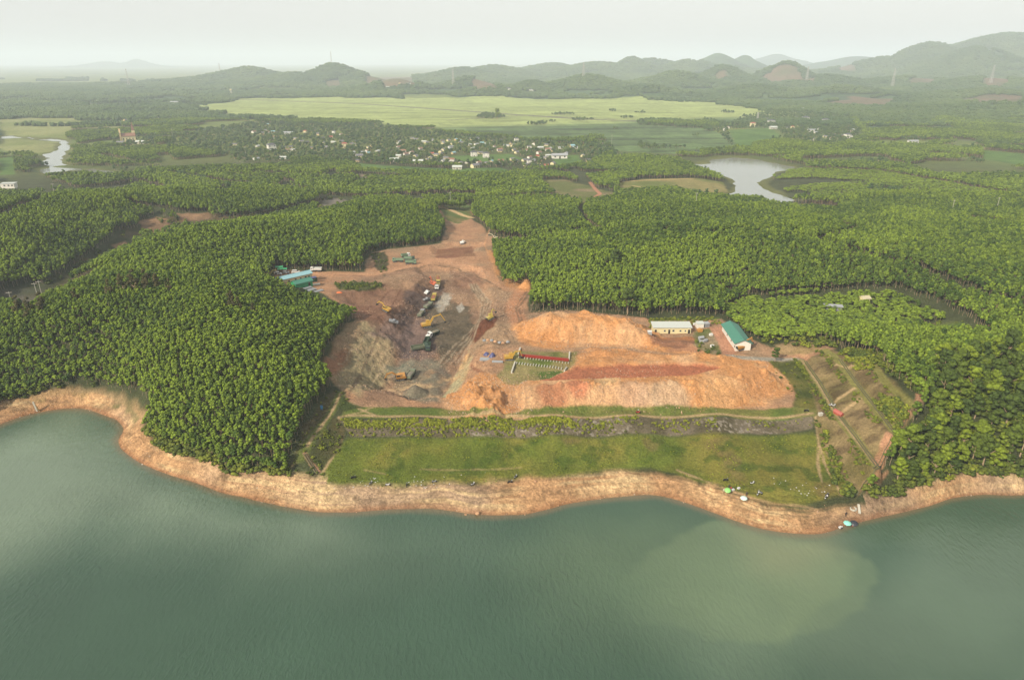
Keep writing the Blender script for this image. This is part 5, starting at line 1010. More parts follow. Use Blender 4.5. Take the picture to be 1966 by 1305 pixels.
p = G(601, 541); longhouse("storage_container", (p.x, p.y, p.z), 4.2, 2.4, 2.4, .2, rz, 'dark_green', 'tarp_blue', "dark blue-green container at the end of the blue-roofed house", mono=True, over=.05)
def canopy(px, py, L, Wd, h, rz, col, label):
    t = empty("awning", G(px, py), rz, label, "awning"); m = MB(); m.prism([(-Wd / 2, h), (0, h + .5), (Wd / 2, h), (Wd / 2, h + .06), (0, h + .56), (-Wd / 2, h + .06)], -L / 2, L / 2, ax='x'); m.build("cover", M[col], t)
    for sx_ in (-1, 1):
        for sy in (-1, 1): m = MB(); m.bar((sx_ * (L / 2 - .1), sy * (Wd / 2 - .1), -.3), (sx_ * (L / 2 - .1), sy * (Wd / 2 - .1), h), .12); m.build("pole", M['grey_paint'], t)
canopy(543, 523, 5.5, 3, 2.2, .2, 'tarp_green', "bright green awning at the wood edge above the yard"); canopy(537, 519, 4.5, 3, 2.2, .2, 'tarp_green', "darker green awning behind the bright green one")
p = G(1609, 796); longhouse("red_tent", (p.x, p.y, p.z), 3.4, 1.3, .9, .6, 1.95, 'roof_red', 'tent_red', "small faded red tent on the terraced slope path", over=.15)
p = G(1658, 583); longhouse("forest_hut", (p.x, p.y, p.z + 1.6), 4.0, 3.4, 1.8, .9, .2, 'wall_cream', 'tan_paint', "pale hut with a tan roof alone among the young trees", [('door','f',.5,.9,0,2)])
p = G(1598, 597); longhouse("low_shed", (p.x, p.y, p.z + 1.4), 8, 2.4, 1.4, .3, -.25, 'grey_paint', 'tin', "long low grey-roofed shed sunk among the young trees", mono=True)
p = G(1343, 628); longhouse("tool_shed", (p.x, p.y, p.z), 3.2, 2.4, 2.0, .5, .1, 'wall_white', 'roof_pale', "small pale shed just east of the cream office", mono=True, over=.2)
p = G(1356, 627); longhouse("tool_shed", (p.x, p.y, p.z), 2.2, 2.0, 1.7, .4, .3, 'grey_paint', 'tin', "little grey shed next to the small pale shed", mono=True, over=.15)
p = G(1247, 641); longhouse("water_box", (p.x, p.y, p.z), 1.8, 1.4, 1.2, .2, 0, 'tin', 'white_paint', "grey box at the west end of the cream office", mono=True, over=.05)
p = G(20, 366); longhouse("flat_roofed_house", (p.x, p.y, p.z + 3.5), 13, 7, 4, .5, .15, 'wall_white', 'roof_pale', "white and pale blue flat-roofed building in dark trees by the western pond", [('window','f',.3,1.6,1.5,3),('window','f',.6,1.6,1.5,3),('window','f',.85,1.6,1.5,3)], mono=True)
def simple(nm, px, py, rz, label, cat, parts, group=None, z=0.0):
    t = empty(nm, G(px, py) + Vector((0, 0, z)), rz, label, cat, group)
    for n_, build, mm in parts: m = MB(); build(m); m.build(n_, M[mm], t)
    return t
def one(nm, px, py, rz, label, cat, build, mm, group=None, z=0.0, smooth=False):
    m = MB(); build(m); o = m.build(nm, M[mm] if isinstance(mm, str) else mm, None, smooth); o.location = G(px, py) + Vector((0, 0, z)); o.rotation_euler = (0, 0, rz); tag(o, label, cat, group); return o
# the grassed plot with its concrete footings and the long red steel form
PL = lambda x, y: Vector(P(x, y, 13.6))
a_, b_ = PL(997, 685), PL(1092, 694); d_ = b_ - a_; Lr = d_.length; rzr = math.atan2(d_.y, d_.x); mid = (a_ + b_) / 2
t = empty("red_steel_form", (mid.x, mid.y, float(H(mid.x, mid.y)[0])), rzr, "long low red ribbed steel form lying across the grassy plot", "steel form")
for k in range(8):
    m = MB(); x0_ = -Lr / 2 + k * Lr / 8; w_ = Lr / 8 - .05; m.box((x0_ + w_ / 2, 0, 1.0), (w_, .5, 1.1))
    for j in range(4): m.box((x0_ + w_ * (j + .5) / 4, -.3, 1.0), (.09, .12, 1.1))
    m.box((x0_ + w_ / 2, 0, 1.6), (w_, .7, .1)); m.build("panel", M['form_red'], t)
def follow(nm, A_, B_, n, dims, label, cat, group, mm='concrete', rzz=None):
    for k in range(n):
        q_ = A_.lerp(B_, k / max(1, n - 1)); m = MB(); m.box((0, 0, dims[2] / 2 - .1), dims, tap=.96); o = m.build(nm, M[mm]); o.location = (q_.x, q_.y, float(H(q_.x, q_.y)[0])); o.rotation_euler = (0, 0, rzz if rzz is not None else rzr); tag(o, label, cat, group)
off = Vector((math.sin(rzr), -math.cos(rzr), 0))
follow("bearer_block", a_ + off * .9, b_ + off * .9, 18, (.28, 1.1, .5), "short white bearer block under the front of the red steel form", "block", "bearer blocks under the red steel form")
follow("footing_block", PL(992, 697), PL(1078, 705), 17, (.30, 1.7, .55), "short concrete footing in the straight row in front of the red steel form", "footing", "concrete footings in a row on the plot")
for (x0_, y0_, x1_, y1_, lb) in [(999, 671, 995, 681, "concrete beam running back from the west end of the red steel form"), (1093.5, 678, 1092.5, 689, "concrete beam standing out behind the east end of the red steel form"), (989, 696, 982, 716, "long concrete beam at the west end of the footing row"), (1088, 705, 1083, 722, "long concrete beam at the east end of the footing row")]:
    A_, B_ = PL(x0_, y0_), PL(x1_, y1_); m = MB(); m.bar((A_.x, A_.y, float(H(A_.x, A_.y)[0]) + .35), (B_.x, B_.y, float(H(B_.x, B_.y)[0]) + .35), .55, .9); o = m.build("concrete_beam", M['concrete']); tag(o, lb, "beam")
def stack(m, L, Wd, n=4):
    for k in range(n): m.box((RG.uniform(-.1, .1), RG.uniform(-.05, .05), .12 + k * .16), (L - .1 * k, Wd - .06 * k, .13))
one("sheet_stack", 933, 691, -.08, "stack of white metal sheets west of the yellow excavator", "stack", lambda m: stack(m, 5.2, 2.2, 5), 'tin'); one("sheet_stack", 955, 695, -.08, "lower stack of white sheets nearest the yellow excavator", "stack", lambda m: stack(m, 4.6, 1.3, 3), 'tin')
def drape(m, r, h):
    n_ = 9; vs = [(0, 0, h), (r * .25, r * .1, h * .95)]
    for k in range(n_):
        a = k / n_ * 6.283; vs.append((math.cos(a) * r * RG.uniform(.85, 1.1), math.sin(a) * r * RG.uniform(.7, .95), -.1))
    mid_ = [(math.cos(k / n_ * 6.283) * r * .6, math.sin(k / n_ * 6.283) * r * .5, h * RG.uniform(.45, .75)) for k in range(n_)]; vs += mid_
    fs = [(2 + k, 2 + (k + 1) % n_, 2 + n_ + (k + 1) % n_, 2 + n_ + k) for k in range(n_)] + [(2 + n_ + k, 2 + n_ + (k + 1) % n_, 0) for k in range(n_)]; m.add(vs, fs)
one("tarpaulin_heap", 934, 681, 0, "heap under a dark blue tarpaulin at the west of the plot", "tarpaulin", lambda m: drape(m, 1.5, 1.4), 'tarp_blue'); one("tarpaulin_heap", 945, 684, .6, "taller heap under a violet-blue tarpaulin behind the white sheets", "tarpaulin", lambda m: drape(m, 1.7, 1.9), 'tarp_blue')
one("tarpaulin_heap", 651, 562, .2, "flat orange tarpaulin on the ground below the hill yard", "tarpaulin", lambda m: drape(m, 1.8, .6), 'tarp_orange')
for px, py, n_, lb in [(612, 559, 5, "stack of grey concrete pipes lying nearest the orange tarpaulin"), (598, 557, 6, "spread row of pale concrete piles by the hill yard"), (590, 553, 4, "short pale piles beside the green-roofed shed")]:
    o = one("pile_stack", px, py, .9, lb, "stack", lambda m: [m.bar((-2.6, k * .55 - 1, .25 + .02 * (k % 3)), (2.6, k * .55 - 1, .25 + .02 * (k % 3)), .42, n=8) for k in range(n_)], 'tin')
one("concrete_slab", 607, 546, .4, "pale concrete slab by the green-roofed shed", "slab", lambda m: m.box((0, 0, .1), (4.2, 2.6, .35)), 'concrete')
one("scrap_heap", 1351, 656, .3, "grey heap of scrap on the grass by the green-roofed building", "heap", lambda m: [blob(m, (RG.uniform(-1.6, 1.6), RG.uniform(-1, 1), .5), (.9, .7, .8), 1, RG, .3) for _ in range(6)], 'grey_paint')
one("water_tank", 1346, 651, .3, "silver drum lying beside the grey scrap heap", "tank", lambda m: m.bar((-1.2, 0, .8), (1.2, 0, .8), 1.5, n=12), 'tin')
for px, py, lb in [(1365, 644, "white crate on the grass nearest the green-roofed building"), (1367, 666, "white crate at the lower end of the scrap grass"), (1334, 624, "pale crate by the small sheds")]:
    one("crate", px, py, .3, lb, "crate", lambda m: [m.box((0, 0, .45), (1.5, 1.0, .9)), m.box((0, 0, .93), (1.6, 1.1, .08))], 'white_paint')
one("earth_bucket", 1343, 636, .1, "rusty orange machine bucket between the office and the small sheds", "bucket", lambda m: m.prism([(-1, 0), (1, 0), (1.3, 1.2), (.2, 1.5), (-1.2, 1.0)], -1.0, 1.0), 'orange_paint')
for k, (px, py) in enumerate([(930, 655), (937, 654), (944, 655), (951, 657), (959, 659), (966, 660), (975, 658)]):
    one("boulder", px, py, 0, "grey boulder in the row at the foot of the small orange mound", "boulder", lambda m: blob(m, (0, 0, .4), (.9, .7, .65), 2, RG, .12), M_STONE if k % 2 else 'grey_paint', "boulders under the small orange mound")
for px, py, s_, lb in [(917, 987, .75, "round pale boulder at the very edge of the water below the grass bank"), (894, 989, .5, "dark wet stone in the shallows west of the round pale boulder"), (1028, 925, .5, "single grey stone on the upper beach")]:
    one("boulder", px, py, 0, lb, "boulder", lambda m: blob(m, (0, 0, s_ * .5), (s_, s_ * .8, s_ * .8), 2, RG, .1), M_STONE)
# posts, small structures on the shore
simple("depth_post", 72, 789, .3, "pale concrete depth post leaning at the head of the western bay", "post", [("post", lambda m: m.bar((0, 0, -1), (-.6, 0, 4.2), .55, .4), 'concrete'), ("strut", lambda m: m.bar((1.2, -.3, -1), (-.3, 0, 2.8), .3), 'timber')])
simple("blue_marker", 618, 787, 0, "small bright blue standing board beside the path on the western slope", "marker", [("board", lambda m: m.box((0, 0, 1.2), (.9, .12, 1.5)), 'sign_blue'), ("leg", lambda m: m.bar((-.3, 0, -.2), (-.3, 0, .5), .1), 'sign_blue'), ("leg", lambda m: m.bar((.3, 0, -.2), (.3, 0, .5), .1), 'sign_blue')])
simple("well_ring", 1638, 977, 0, "round concrete ring set in the orange bank near the turquoise umbrella", "ring", [("ring", lambda m: [m.bar((math.cos(k * .785) * .9, math.sin(k * .785) * .9, .15), (math.cos((k + 1) * .785) * .9, math.sin((k + 1) * .785) * .9, .15), .3, .5) for k in range(8)], 'concrete')])
o = one("concrete_step", 1649, 977, 0, "narrow concrete step slab beside the round ring on the bank", "step", lambda m: m.box((0, 0, .15), (.7, 3.6, .4)), 'concrete'); o.rotation_euler = (.25, 0, -.3)
o = one("valve_box", 1575, 797, .2, "small concrete box at the east end of the dam crest", "box", lambda m: [m.box((0, 0, .4), (1.4, 1.0, .9)), m.box((0, 0, .9), (1.6, 1.2, .12))], 'concrete')
def umbrella(px, py, r, h, col, label, lean=.1):
    t = empty("umbrella", G(px, py), 0, label, "umbrella"); t.rotation_euler = (lean, -lean, .3); n_ = 8; m = MB()
    top = (0, 0, h + .35); ring = [(math.cos(k / n_ * 6.283) * r, math.sin(k / n_ * 6.283) * r, h - .1) for k in range(n_)]; mid_ = [(math.cos(k / n_ * 6.283) * r * .55, math.sin(k / n_ * 6.283) * r * .55, h + .2) for k in range(n_)]
    m.add([top] + mid_ + ring, [(0, 1 + k, 1 + (k + 1) % n_) for k in range(n_)] + [(1 + k, 1 + n_ + k, 1 + n_ + (k + 1) % n_, 1 + (k + 1) % n_) for k in range(n_)]); m.build("canopy", M[col], t)
    m = MB(); m.bar((0, 0, -.3), (0, 0, h + .3), .06, n=6); m.build("pole", M['grey_paint'], t)
umbrella(1625, 1012, 1.15, 1.9, 'canopy_teal', "round turquoise fishing umbrella at the water's edge"); umbrella(1427, 964, 1.1, 1.9, 'canopy_pale', "pale mint umbrella on the beach beside the grass bank"); umbrella(1397, 945, 1.0, 1.4, 'canopy_green', "light green umbrella among picnic things on the beach path", .3)
umbrella(1638, 1009, 1.15, 1.5, 'umbrella_shadow', "dark umbrella right beside the turquoise one", .25)  # dark canopy built where the turquoise umbrella throws its shadow
for px, py, mm, lb in [(1407, 941, 'cloth_white', "white mat spread east of the light green umbrella"), (1418, 938, 'cloth_white', "white cool box on the path east of the light green umbrella"), (1391, 941, 'tan_paint', "pale bundle west of the light green umbrella"), (1613, 1013, 'cloth_white', "white bucket on the shore left of the turquoise umbrella")]:
    one("picnic_box", px, py, .5, lb, "box", lambda m: [m.box((0, 0, .2), (.9, .6, .45)), m.box((0, 0, .45), (.95, .65, .06))], mm)
def motorbike(px, py, rz, label, col='cloth_dark', gp="motorbikes left by anglers on the bank"):
    t = empty("motorbike", G(px, py), rz, label, "motorbike", gp)
    m = MB(); m.prism([(-.75, .55), (-.2, .35), (.3, .35), (.5, .6), (.62, 1.0), (.5, 1.0), (.35, .7), (-.1, .72), (-.75, .85)], -.14, .14); m.build("body", M[col], t)
    m = MB(); m.box((-.3, 0, .85), (.75, .24, .1)); m.build("seat", M['rubber'], t); m = MB(); m.bar((.55, -.35, 1.05), (.55, .35, 1.05), .06); m.build("handlebar", M['grey_paint'], t)
    for x_ in (-.62, .66): m = MB(); m.bar((x_, -.06, .3), (x_, .06, .3), .6, n=12); m.build("wheel", M['rubber'], t)
for px, py, rz, lb, cl in [(679, 918, .4, "dark motorbike farthest west on the bank, by the white scraps", 'cloth_dark'), (712, 929, 1.2, "second dark motorbike along the bank from the west", 'grey_paint'), (745, 932, .1, "pale grey motorbike between two dark ones on the bank", 'cloth_white'), (781, 933, 1.5, "dark motorbike beside the scattered litter on the bank", 'cloth_dark'), (834, 926, .3, "grey motorbike alone above the litter on the bank", 'grey_paint'), (908, 931, .8, "light motorbike near the middle of the bank edge", 'cloth_white'), (979, 927, .2, "dark motorbike of the close pair on the bank", 'cloth_dark'), (990, 917, 1.0, "grey motorbike of the close pair, higher on the grass", 'grey_paint'),
                        (1393, 923, .1, "dark motorbike above the light green umbrella", 'cloth_dark'), (1444, 929, .4, "white and black motorbike on the open grass above the mint umbrella", 'cloth_white'), (1455, 950, .9, "white motorbike at the grass edge east of the mint umbrella", 'cloth_white'), (1459, 947, 2.2, "grey motorbike touching the white one at the grass edge", 'grey_paint'), (1584, 957, 1.1, "white motorbike at the east tip of the grass bank", 'cloth_white'), (1587, 952, .6, "dark motorbike next to the white one at the east tip of the bank", 'cloth_dark'), (1616, 946, .2, "dark motorbike on the path near the drainage channel", 'cloth_dark'), (1594, 779, .3, "white motorbike by the red tent", 'cloth_white'), (1600, 780, .1, "second white motorbike by the red tent, on the tent's side", 'cloth_white'), (1548, 790, .0, "dark motorbike at the east end of the dam crest", 'cloth_dark'), (1225, 793, .0, "reddish motorbike on the dam crest path", 'cloth_red')]:
    motorbike(px, py, rz, lb, cl)
# people: one skinned body, in the poses seen
def person_mesh(sit=False):
    j = {}; e = []
    if not sit: pts = [((0,0,.92),.13,None),((0,0,1.15),.13,0),((0,0,1.38),.15,1),((0,0,1.5),.055,2),((0,.01,1.62),.095,3),((0,.01,1.7),.08,4),
                       ((.09,0,.88),.09,0),((.11,.02,.48),.06,6),((.12,0,.08),.045,7),((.12,.12,.03),.04,8),((-.09,0,.88),.09,0),((-.12,.1,.48),.06,10),((-.13,.06,.08),.045,11),((-.13,.18,.03),.04,12),
                       ((.19,0,1.38),.055,2),((.25,.02,1.1),.042,14),((.25,.14,.88),.034,15),((-.19,0,1.38),.055,2),((-.26,0,1.1),.042,17),((-.25,.1,.86),.034,18)]
    else: pts = [((0,0,.18),.15,None),((0,.02,.4),.13,0),((0,.06,.62),.15,1),((0,.08,.74),.055,2),((0,.1,.86),.095,3),((0,.1,.94),.08,4),
                 ((.1,.05,.16),.09,0),((.14,.42,.42),.06,6),((.15,.62,.08),.045,7),((.15,.74,.03),.04,8),((-.1,.05,.16),.09,0),((-.14,.42,.42),.06,10),((-.15,.62,.08),.045,11),((-.15,.74,.03),.04,12),
                 ((.19,.06,.62),.055,2),((.24,.2,.42),.042,14),((.16,.42,.44),.034,15),((-.19,.06,.62),.055,2),((-.24,.2,.42),.042,17),((-.16,.42,.44),.034,18)]
    me = bpy.data.meshes.new("person"); me.from_pydata([p_[0] for p_ in pts], [(p_[2], i) for i, p_ in enumerate(pts) if p_[2] is not None], []); o = bpy.data.objects.new("tmp", me); C.objects.link(o)
    md = o.modifiers.new('s', 'SKIN'); o.modifiers.new('u', 'SUBSURF').levels = 1
    for i, p_ in enumerate(pts): sv = me.skin_vertices[0].data[i]; sv.radius = (p_[1], p_[1]); sv.use_root = (i == 0)
    dg = bpy.context.evaluated_depsgraph_get(); dg.update(); r = bpy.data.meshes.new_from_object(o.evaluated_get(dg)); bpy.data.objects.remove(o); r.name = "person_body"
    r.polygons.foreach_set('use_smooth', [True] * len(r.polygons)); return r, (1.62 if not sit else .86), (.01 if not sit else .1)
PM = {False: person_mesh(), True: person_mesh(True)}
def person(px, py, rz, label, top, legs, sit=False, hat=None):
    me0, hz_, hy = PM[sit]; me = me0.copy(); me.materials.clear()
    for mm in (top, legs, 'skin'): me.materials.append(M[mm])
    hip = .95 if not sit else .3; neck = hz_ - .13
    for f in me.polygons:
        c_ = f.center; f.material_index = 2 if c_.z > neck or (abs(c_.x) > .215 and c_.z < neck - .35 and c_.z > hip - .15) else 1 if c_.z < hip else 0
    o = bpy.data.objects.new("person", me); C.objects.link(o); o.location = G(px, py); o.rotation_euler = (0, 0, rz); tag(o, label, "person")
    m = MB(); blob(m, (0, hy - .015, hz_ + .045), (.105, .115, .10), 1, RG, .04); m.build("hair", M['cloth_dark'] if not hat else M[hat], o, True)
    if hat: m = MB(); m.bar((0, hy, hz_ + .06), (0, hy, hz_ + .09), .5, n=12); m.build("hat_brim", M[hat], o)
person(731, 637, .4, "person in dark clothes standing on the spur above the pit", 'cloth_dark', 'cloth_dark'); person(1433, 952, 2.6, "person in dark clothes standing behind the mint umbrella", 'cloth_dark', 'cloth_dark'); person(1404, 938, 2.0, "person in a red top sitting behind the light green umbrella", 'cloth_red', 'cloth_dark', True)
person(1400, 934, 2.6, "person in dark clothes sitting behind the light green umbrella", 'cloth_dark', 'cloth_dark', True); person(1623, 991, 3.0, "person in dark clothes standing on the bank above the turquoise umbrella", 'cloth_dark', 'cloth_dark'); person(1636, 1012, 3.4, "person in an orange-red top crouching at the dark canopy by the turquoise umbrella", 'cloth_red', 'cloth_dark', True); person(1225, 792, 1.5, "rider in a pale shirt on the reddish motorbike", 'cloth_white', 'cloth_dark')
person(1616, 1015, 2.2, "person in a white hat fishing beside the white bucket", 'cloth_dark', 'cloth_dark', True, 'cloth_white'); person(1587, 957, 2.0, "person in a white shirt beside the motorbikes at the east tip of the bank", 'cloth_white', 'cloth_dark')
# drainage channels down the abutment
def channel(pts, label, w_=.7):
    L = []; g = [Vector((*q_, 0)) for q_ in pts]
    for a_, b_ in zip(g[:-1], g[1:]):
        n_ = max(2, int((b_ - a_).length / 1.0)); L += [a_.lerp(b_, k / n_) for k in range(n_)]
    L.append(g[-1]); m = MB()
    for s_ in (-1, 1):
        vs = []
        for i, q_ in enumerate(L):
            d = (L[min(i + 1, len(L) - 1)] - L[max(i - 1, 0)]).normalized(); nn = Vector((-d.y, d.x, 0))
            z_ = float(H(q_.x, q_.y)[0])
            for o_, h_ in ((s_ * (w_ / 2), -.5), (s_ * (w_ / 2), .42), (s_ * (w_ / 2 + .16), .42), (s_ * (w_ / 2 + .16), -.5)): vs.append((q_.x + nn.x * o_, q_.y + nn.y * o_, z_ + h_))
        m.add(vs, [(i * 4 + k, i * 4 + k + 1, i * 4 + k + 5, i * 4 + k + 4) for i in range(len(L) - 1) for k in range(3)])
    o = m.build("drainage_channel", M_CH); o['kind'] = 'structure'; o['label'] = label; return o
M_CH = mat("weathered_concrete", tuple(lin(120, 116, 84, .5)), .9, var=.3)
channel(GL([(1648, 952), (1660, 930), (1684, 898), (1700, 868), (1717, 834)]), "concrete gutter from the shore up to the second terrace"); channel(GL([(1684, 896), (1643, 838), (1608, 793), (1573, 733), (1546, 694)]), "concrete gutter along the lowest terrace"); channel(GL([(1718, 831), (1684, 786), (1644, 735), (1612, 690)]), "concrete gutter along the middle terrace"); channel(GL([(1722, 830), (1735, 810), (1745, 786)]), "short concrete gutter between middle and upper terrace", .6); channel(GL([(585, 872), (598, 893), (610, 910)]), "dark gutter at the foot of the western path", .5)
# ---------------------------------------------------------------- poles, towers, church, village
def upole(px, py, h, rz, label):
    t = empty("utility_pole", G(px, py), rz, label, "pole"); m = MB(); m.bar((0, 0, -.5), (0, 0, h), .38, n=8, w2=.25); m.build("pole", M['concrete'], t); m = MB(); m.bar((-1.4, 0, h - .6), (1.4, 0, h - .6), .22); m.build("cross_arm", M['concrete'], t)
    m = MB(); [m.bar((x_, 0, h - .5), (x_, 0, h - .1), .16, n=6) for x_ in (-1.2, 0, 1.2)]; m.build("insulator", M['roof_rust'], t)
for px, py, h, lb in [(25, 590, 9, "white crossbar pole farthest west above the dry valley"), (73, 572, 9, "western pole of the close white pair on the hill shoulder"), (81, 568, 9, "eastern pole of the close white pair on the hill shoulder"), (106, 378, 13, "pale crossbar pole among trees below the western pond"), (1335, 402, 14, "thin pale pole rising from the wood left of the pond"), (1826, 412, 12, "pale pole at the wood edge, western of the far two"), (1912, 407, 12, "pale pole at the wood edge, eastern of the far two"), (1174, 280, 17, "thin pole at the edge of the village fields"), (333, 268, 18, "thin pole among trees east of the church"), (473, 305, 16, "pole in the wood west of the village field"), (865, 396, 13, "thin pole beside the green strip north of the haul road")]:
    upole(px, py, h, .4, lb)
def pylon(px, pyb, pyt, D, label, w0=9.0, arms=True):
    b_ = PD(px, pyb, D); zb = float(H(b_[0], b_[1])[0]); top = PD(px, pyt, D)[2]; h = top - zb; t = empty("lattice_tower", (b_[0], b_[1], zb), .3, label, "tower"); w1 = w0 * .12; th = .9 if D > 2500 else .6
    for sx_ in (-1, 1):
        for sy in (-1, 1): m = MB(); m.bar((sx_ * w0 / 2, sy * w0 / 2, -1), (sx_ * w1, sy * w1, h), th, w2=th * .6); m.build("leg", M['pylon_grey'], t)
    m = MB(); n_ = 8
    for k in range(n_):
        z0_, z1_ = h * k / n_, h * (k + 1) / n_; f = lambda z: w0 / 2 + (w1 - w0 / 2) * z / h
        for s_ in (-1, 1): m.bar((-f(z0_), s_ * f(z0_), z0_), (f(z1_), s_ * f(z1_), z1_), th * .4); m.bar((f(z0_), s_ * f(z0_), z0_), (-f(z1_), s_ * f(z1_), z1_), th * .4); m.bar((s_ * f(z0_), -f(z0_), z0_), (s_ * f(z1_), f(z1_), z1_), th * .4)
    m.build("bracing", M['pylon_grey'], t)
    if arms:
        for k, u in enumerate((.72, .84, .95)): m = MB(); m.bar((-w0 * (.62 - .1 * k), 0, h * u), (w0 * (.62 - .1 * k), 0, h * u), th * .8); m.build("cross_arm", M['pylon_grey'], t)
for px, pb, pt, D, lb in [(870,158,132,3000,"lattice pylon on the plain right of the mast hill"),(1120,146,120,2950,"lattice pylon on top of the green central hill"),(1549,152,128,3400,"lattice pylon on the bare slope before the round hill"),(1714,160,131,3000,"lattice pylon at the foot of the large mountain"),(1903,154,125,2900,"lattice pylon on the rightmost mountain slope"),(245,152,132,3600,"faint pylon over the far left plain"),(423,142,122,4300,"faint pylon left of the flat-topped hill"),(1453,240,216,1650,"tall thin tower rising in the white-walled village")]:
    pylon(px, pb, pt, D, lb, 9 if D > 2000 else 4)
pylon(637, 127, 99, 3900, "tall broadcast mast on the summit of the middle hill", 6, False)
def wtower(px, py, label):
    t = empty("water_tower", G(px, py), 0, label, "water tower"); 
    for k in range(4): a = k * 1.571 + .5; m = MB(); m.bar((math.cos(a) * 4, math.sin(a) * 4, -1), (math.cos(a) * 2.6, math.sin(a) * 2.6, 22), 1.0); m.build("leg", M['concrete'], t)
    m = MB(); m.bar((0, 0, 21), (0, 0, 27), 9, n=12); m.build("tank", M['wall_cream'], t)
wtower(445, 185, "pale water tower at the edge of the far rice fields")
p = G(248, 274); t = empty("church", p, .5, "pale church with a brown roof and a pointed spire in the western woods", "church")
m = MB(); m.box((0, 0, 5), (22, 11, 12)); m.prism([(-5.5, 11), (5.5, 11), (0, 15)], -11, 11, ax='x'); m.build("wall", M['wall_cream'], t)
m = MB(); m.prism([(-6.2, 10.6), (0, 15.2), (6.2, 10.6), (6.2, 11), (0, 15.7), (-6.2, 11)], -11.5, 11.5, ax='x'); m.build("roof", M['roof_rust'], t)
m = MB(); m.box((-11, 0, 8), (2.5, 12.5, 18)); m.prism([(-6, 17), (6, 17), (0, 23)], -12.2, -9.8, ax='x'); m.build("facade", M['wall_ochre'], t)
m = MB(); m.box((9, 3, 9), (5, 5, 20)); tw = m.build("tower", M['wall_cream'], t); m = MB(); m.add([(6.5, .5, 19), (11.5, .5, 19), (11.5, 5.5, 19), (6.5, 5.5, 19), (9, 3, 34)], [(0, 1, 4), (1, 2, 4), (2, 3, 4), (3, 0, 4), (0, 3, 2, 1)]); m.build("spire", M['roof_rust'], tw)
for k in range(4): m = MB(); m.box((-7 + k * 4.6, -5.55, 6), (1.4, .1, 4)); m.build("window", M['dark_opening'], t)
# houses: nine prototypes, then copies
def house(nm, L, Wd, h, rise, wallm, roofm, hip=False, floors=1):
    t = empty(nm, (0, 0, 0)); a_ = L / 2; b_ = Wd / 2; m = MB(); m.box((0, 0, h / 2 - .5), (L, Wd, h + 1)); 
    if not hip: m.prism([(-b_, h), (b_, h), (0, h + rise)], -a_, a_, ax='x')
    m.build("wall", M[wallm], t); m = MB(); e = .6
    if hip: m.add([(-a_ - e, -b_ - e, h), (a_ + e, -b_ - e, h), (a_ + e, b_ + e, h), (-a_ - e, b_ + e, h), (-a_ * .4, 0, h + rise), (a_ * .4, 0, h + rise)], [(0, 1, 5, 4), (1, 2, 5), (2, 3, 4, 5), (3, 0, 4), (0, 3, 2, 1)])
    else: k = rise / b_; m.prism([(-b_ - e, h - k * e), (0, h + rise), (b_ + e, h - k * e), (b_ + e, h - k * e + .2), (0, h + rise + .2), (-b_ - e, h - k * e + .2)], -a_ - e, a_ + e, ax='x')
    m.build("roof", M[roofm], t)
    m = MB(); m.box((0, -b_ - .04, 1.1), (1.4, .1, 2.2)); m.build("door", M['dark_opening'], t)
    for fl in range(floors):
        for x_ in (-.32, .32): m = MB(); m.box((x_ * L, -b_ - .04, 1.8 + fl * 3.4), (1.3, .1, 1.3)); m.build("window", M['window_glass'], t)
    return t
PROT = [("village_house",10,7,3.6,1.9,'wall_cream','roof_grey',False,1,"cream","grey"),("village_house",11,7,3.8,2.1,'wall_white','roof_rust',False,1,"white","brown"),("village_house",9,6,3.4,1.7,'wall_ochre','roof_dark',False,1,"ochre","dark"),("village_house",10,8,6.8,2.0,'wall_white','roof_dark',True,2,"white two-storey","dark"),("village_house",9,8,7.0,1.8,'wall_cream','roof_red',True,2,"cream two-storey","red"),("village_house",14,6,3.2,1.2,'wall_white','tin',False,1,"white","tin"),("village_house",12,7,3.4,1.6,'concrete','roof_pale',False,1,"pale","whitish"),("village_house",8,6,3.2,1.6,'wall_cream','roof_red',False,1,"cream","red"),("village_house",9,6,3.2,1.6,'wall_ochre','roof_blue',False,1,"ochre","pale blue")]
protos = [None] * len(PROT); housepts = []
def put_house(k, p, rz, s=1.0, label=None, where="main village", gp=None):
    d = PROT[k]
    if protos[k] is None: protos[k] = house(*d[:9]); o = protos[k]
    else: o = copy_tree(protos[k])
    o.location = p; o.rotation_euler = (0, 0, rz); o.scale = (s * .88,) * 3
    o['label'] = label or ("%s house with a %s roof in the %s" % (d[9], d[10], where)); o['category'] = 'house'
    if 'group' in o: del o['group']
    if not label: o['group'] = gp or ("%s houses with %s roofs in the %s" % (d[9], d[10], where))
    housepts.append((p[0], p[1])); return o
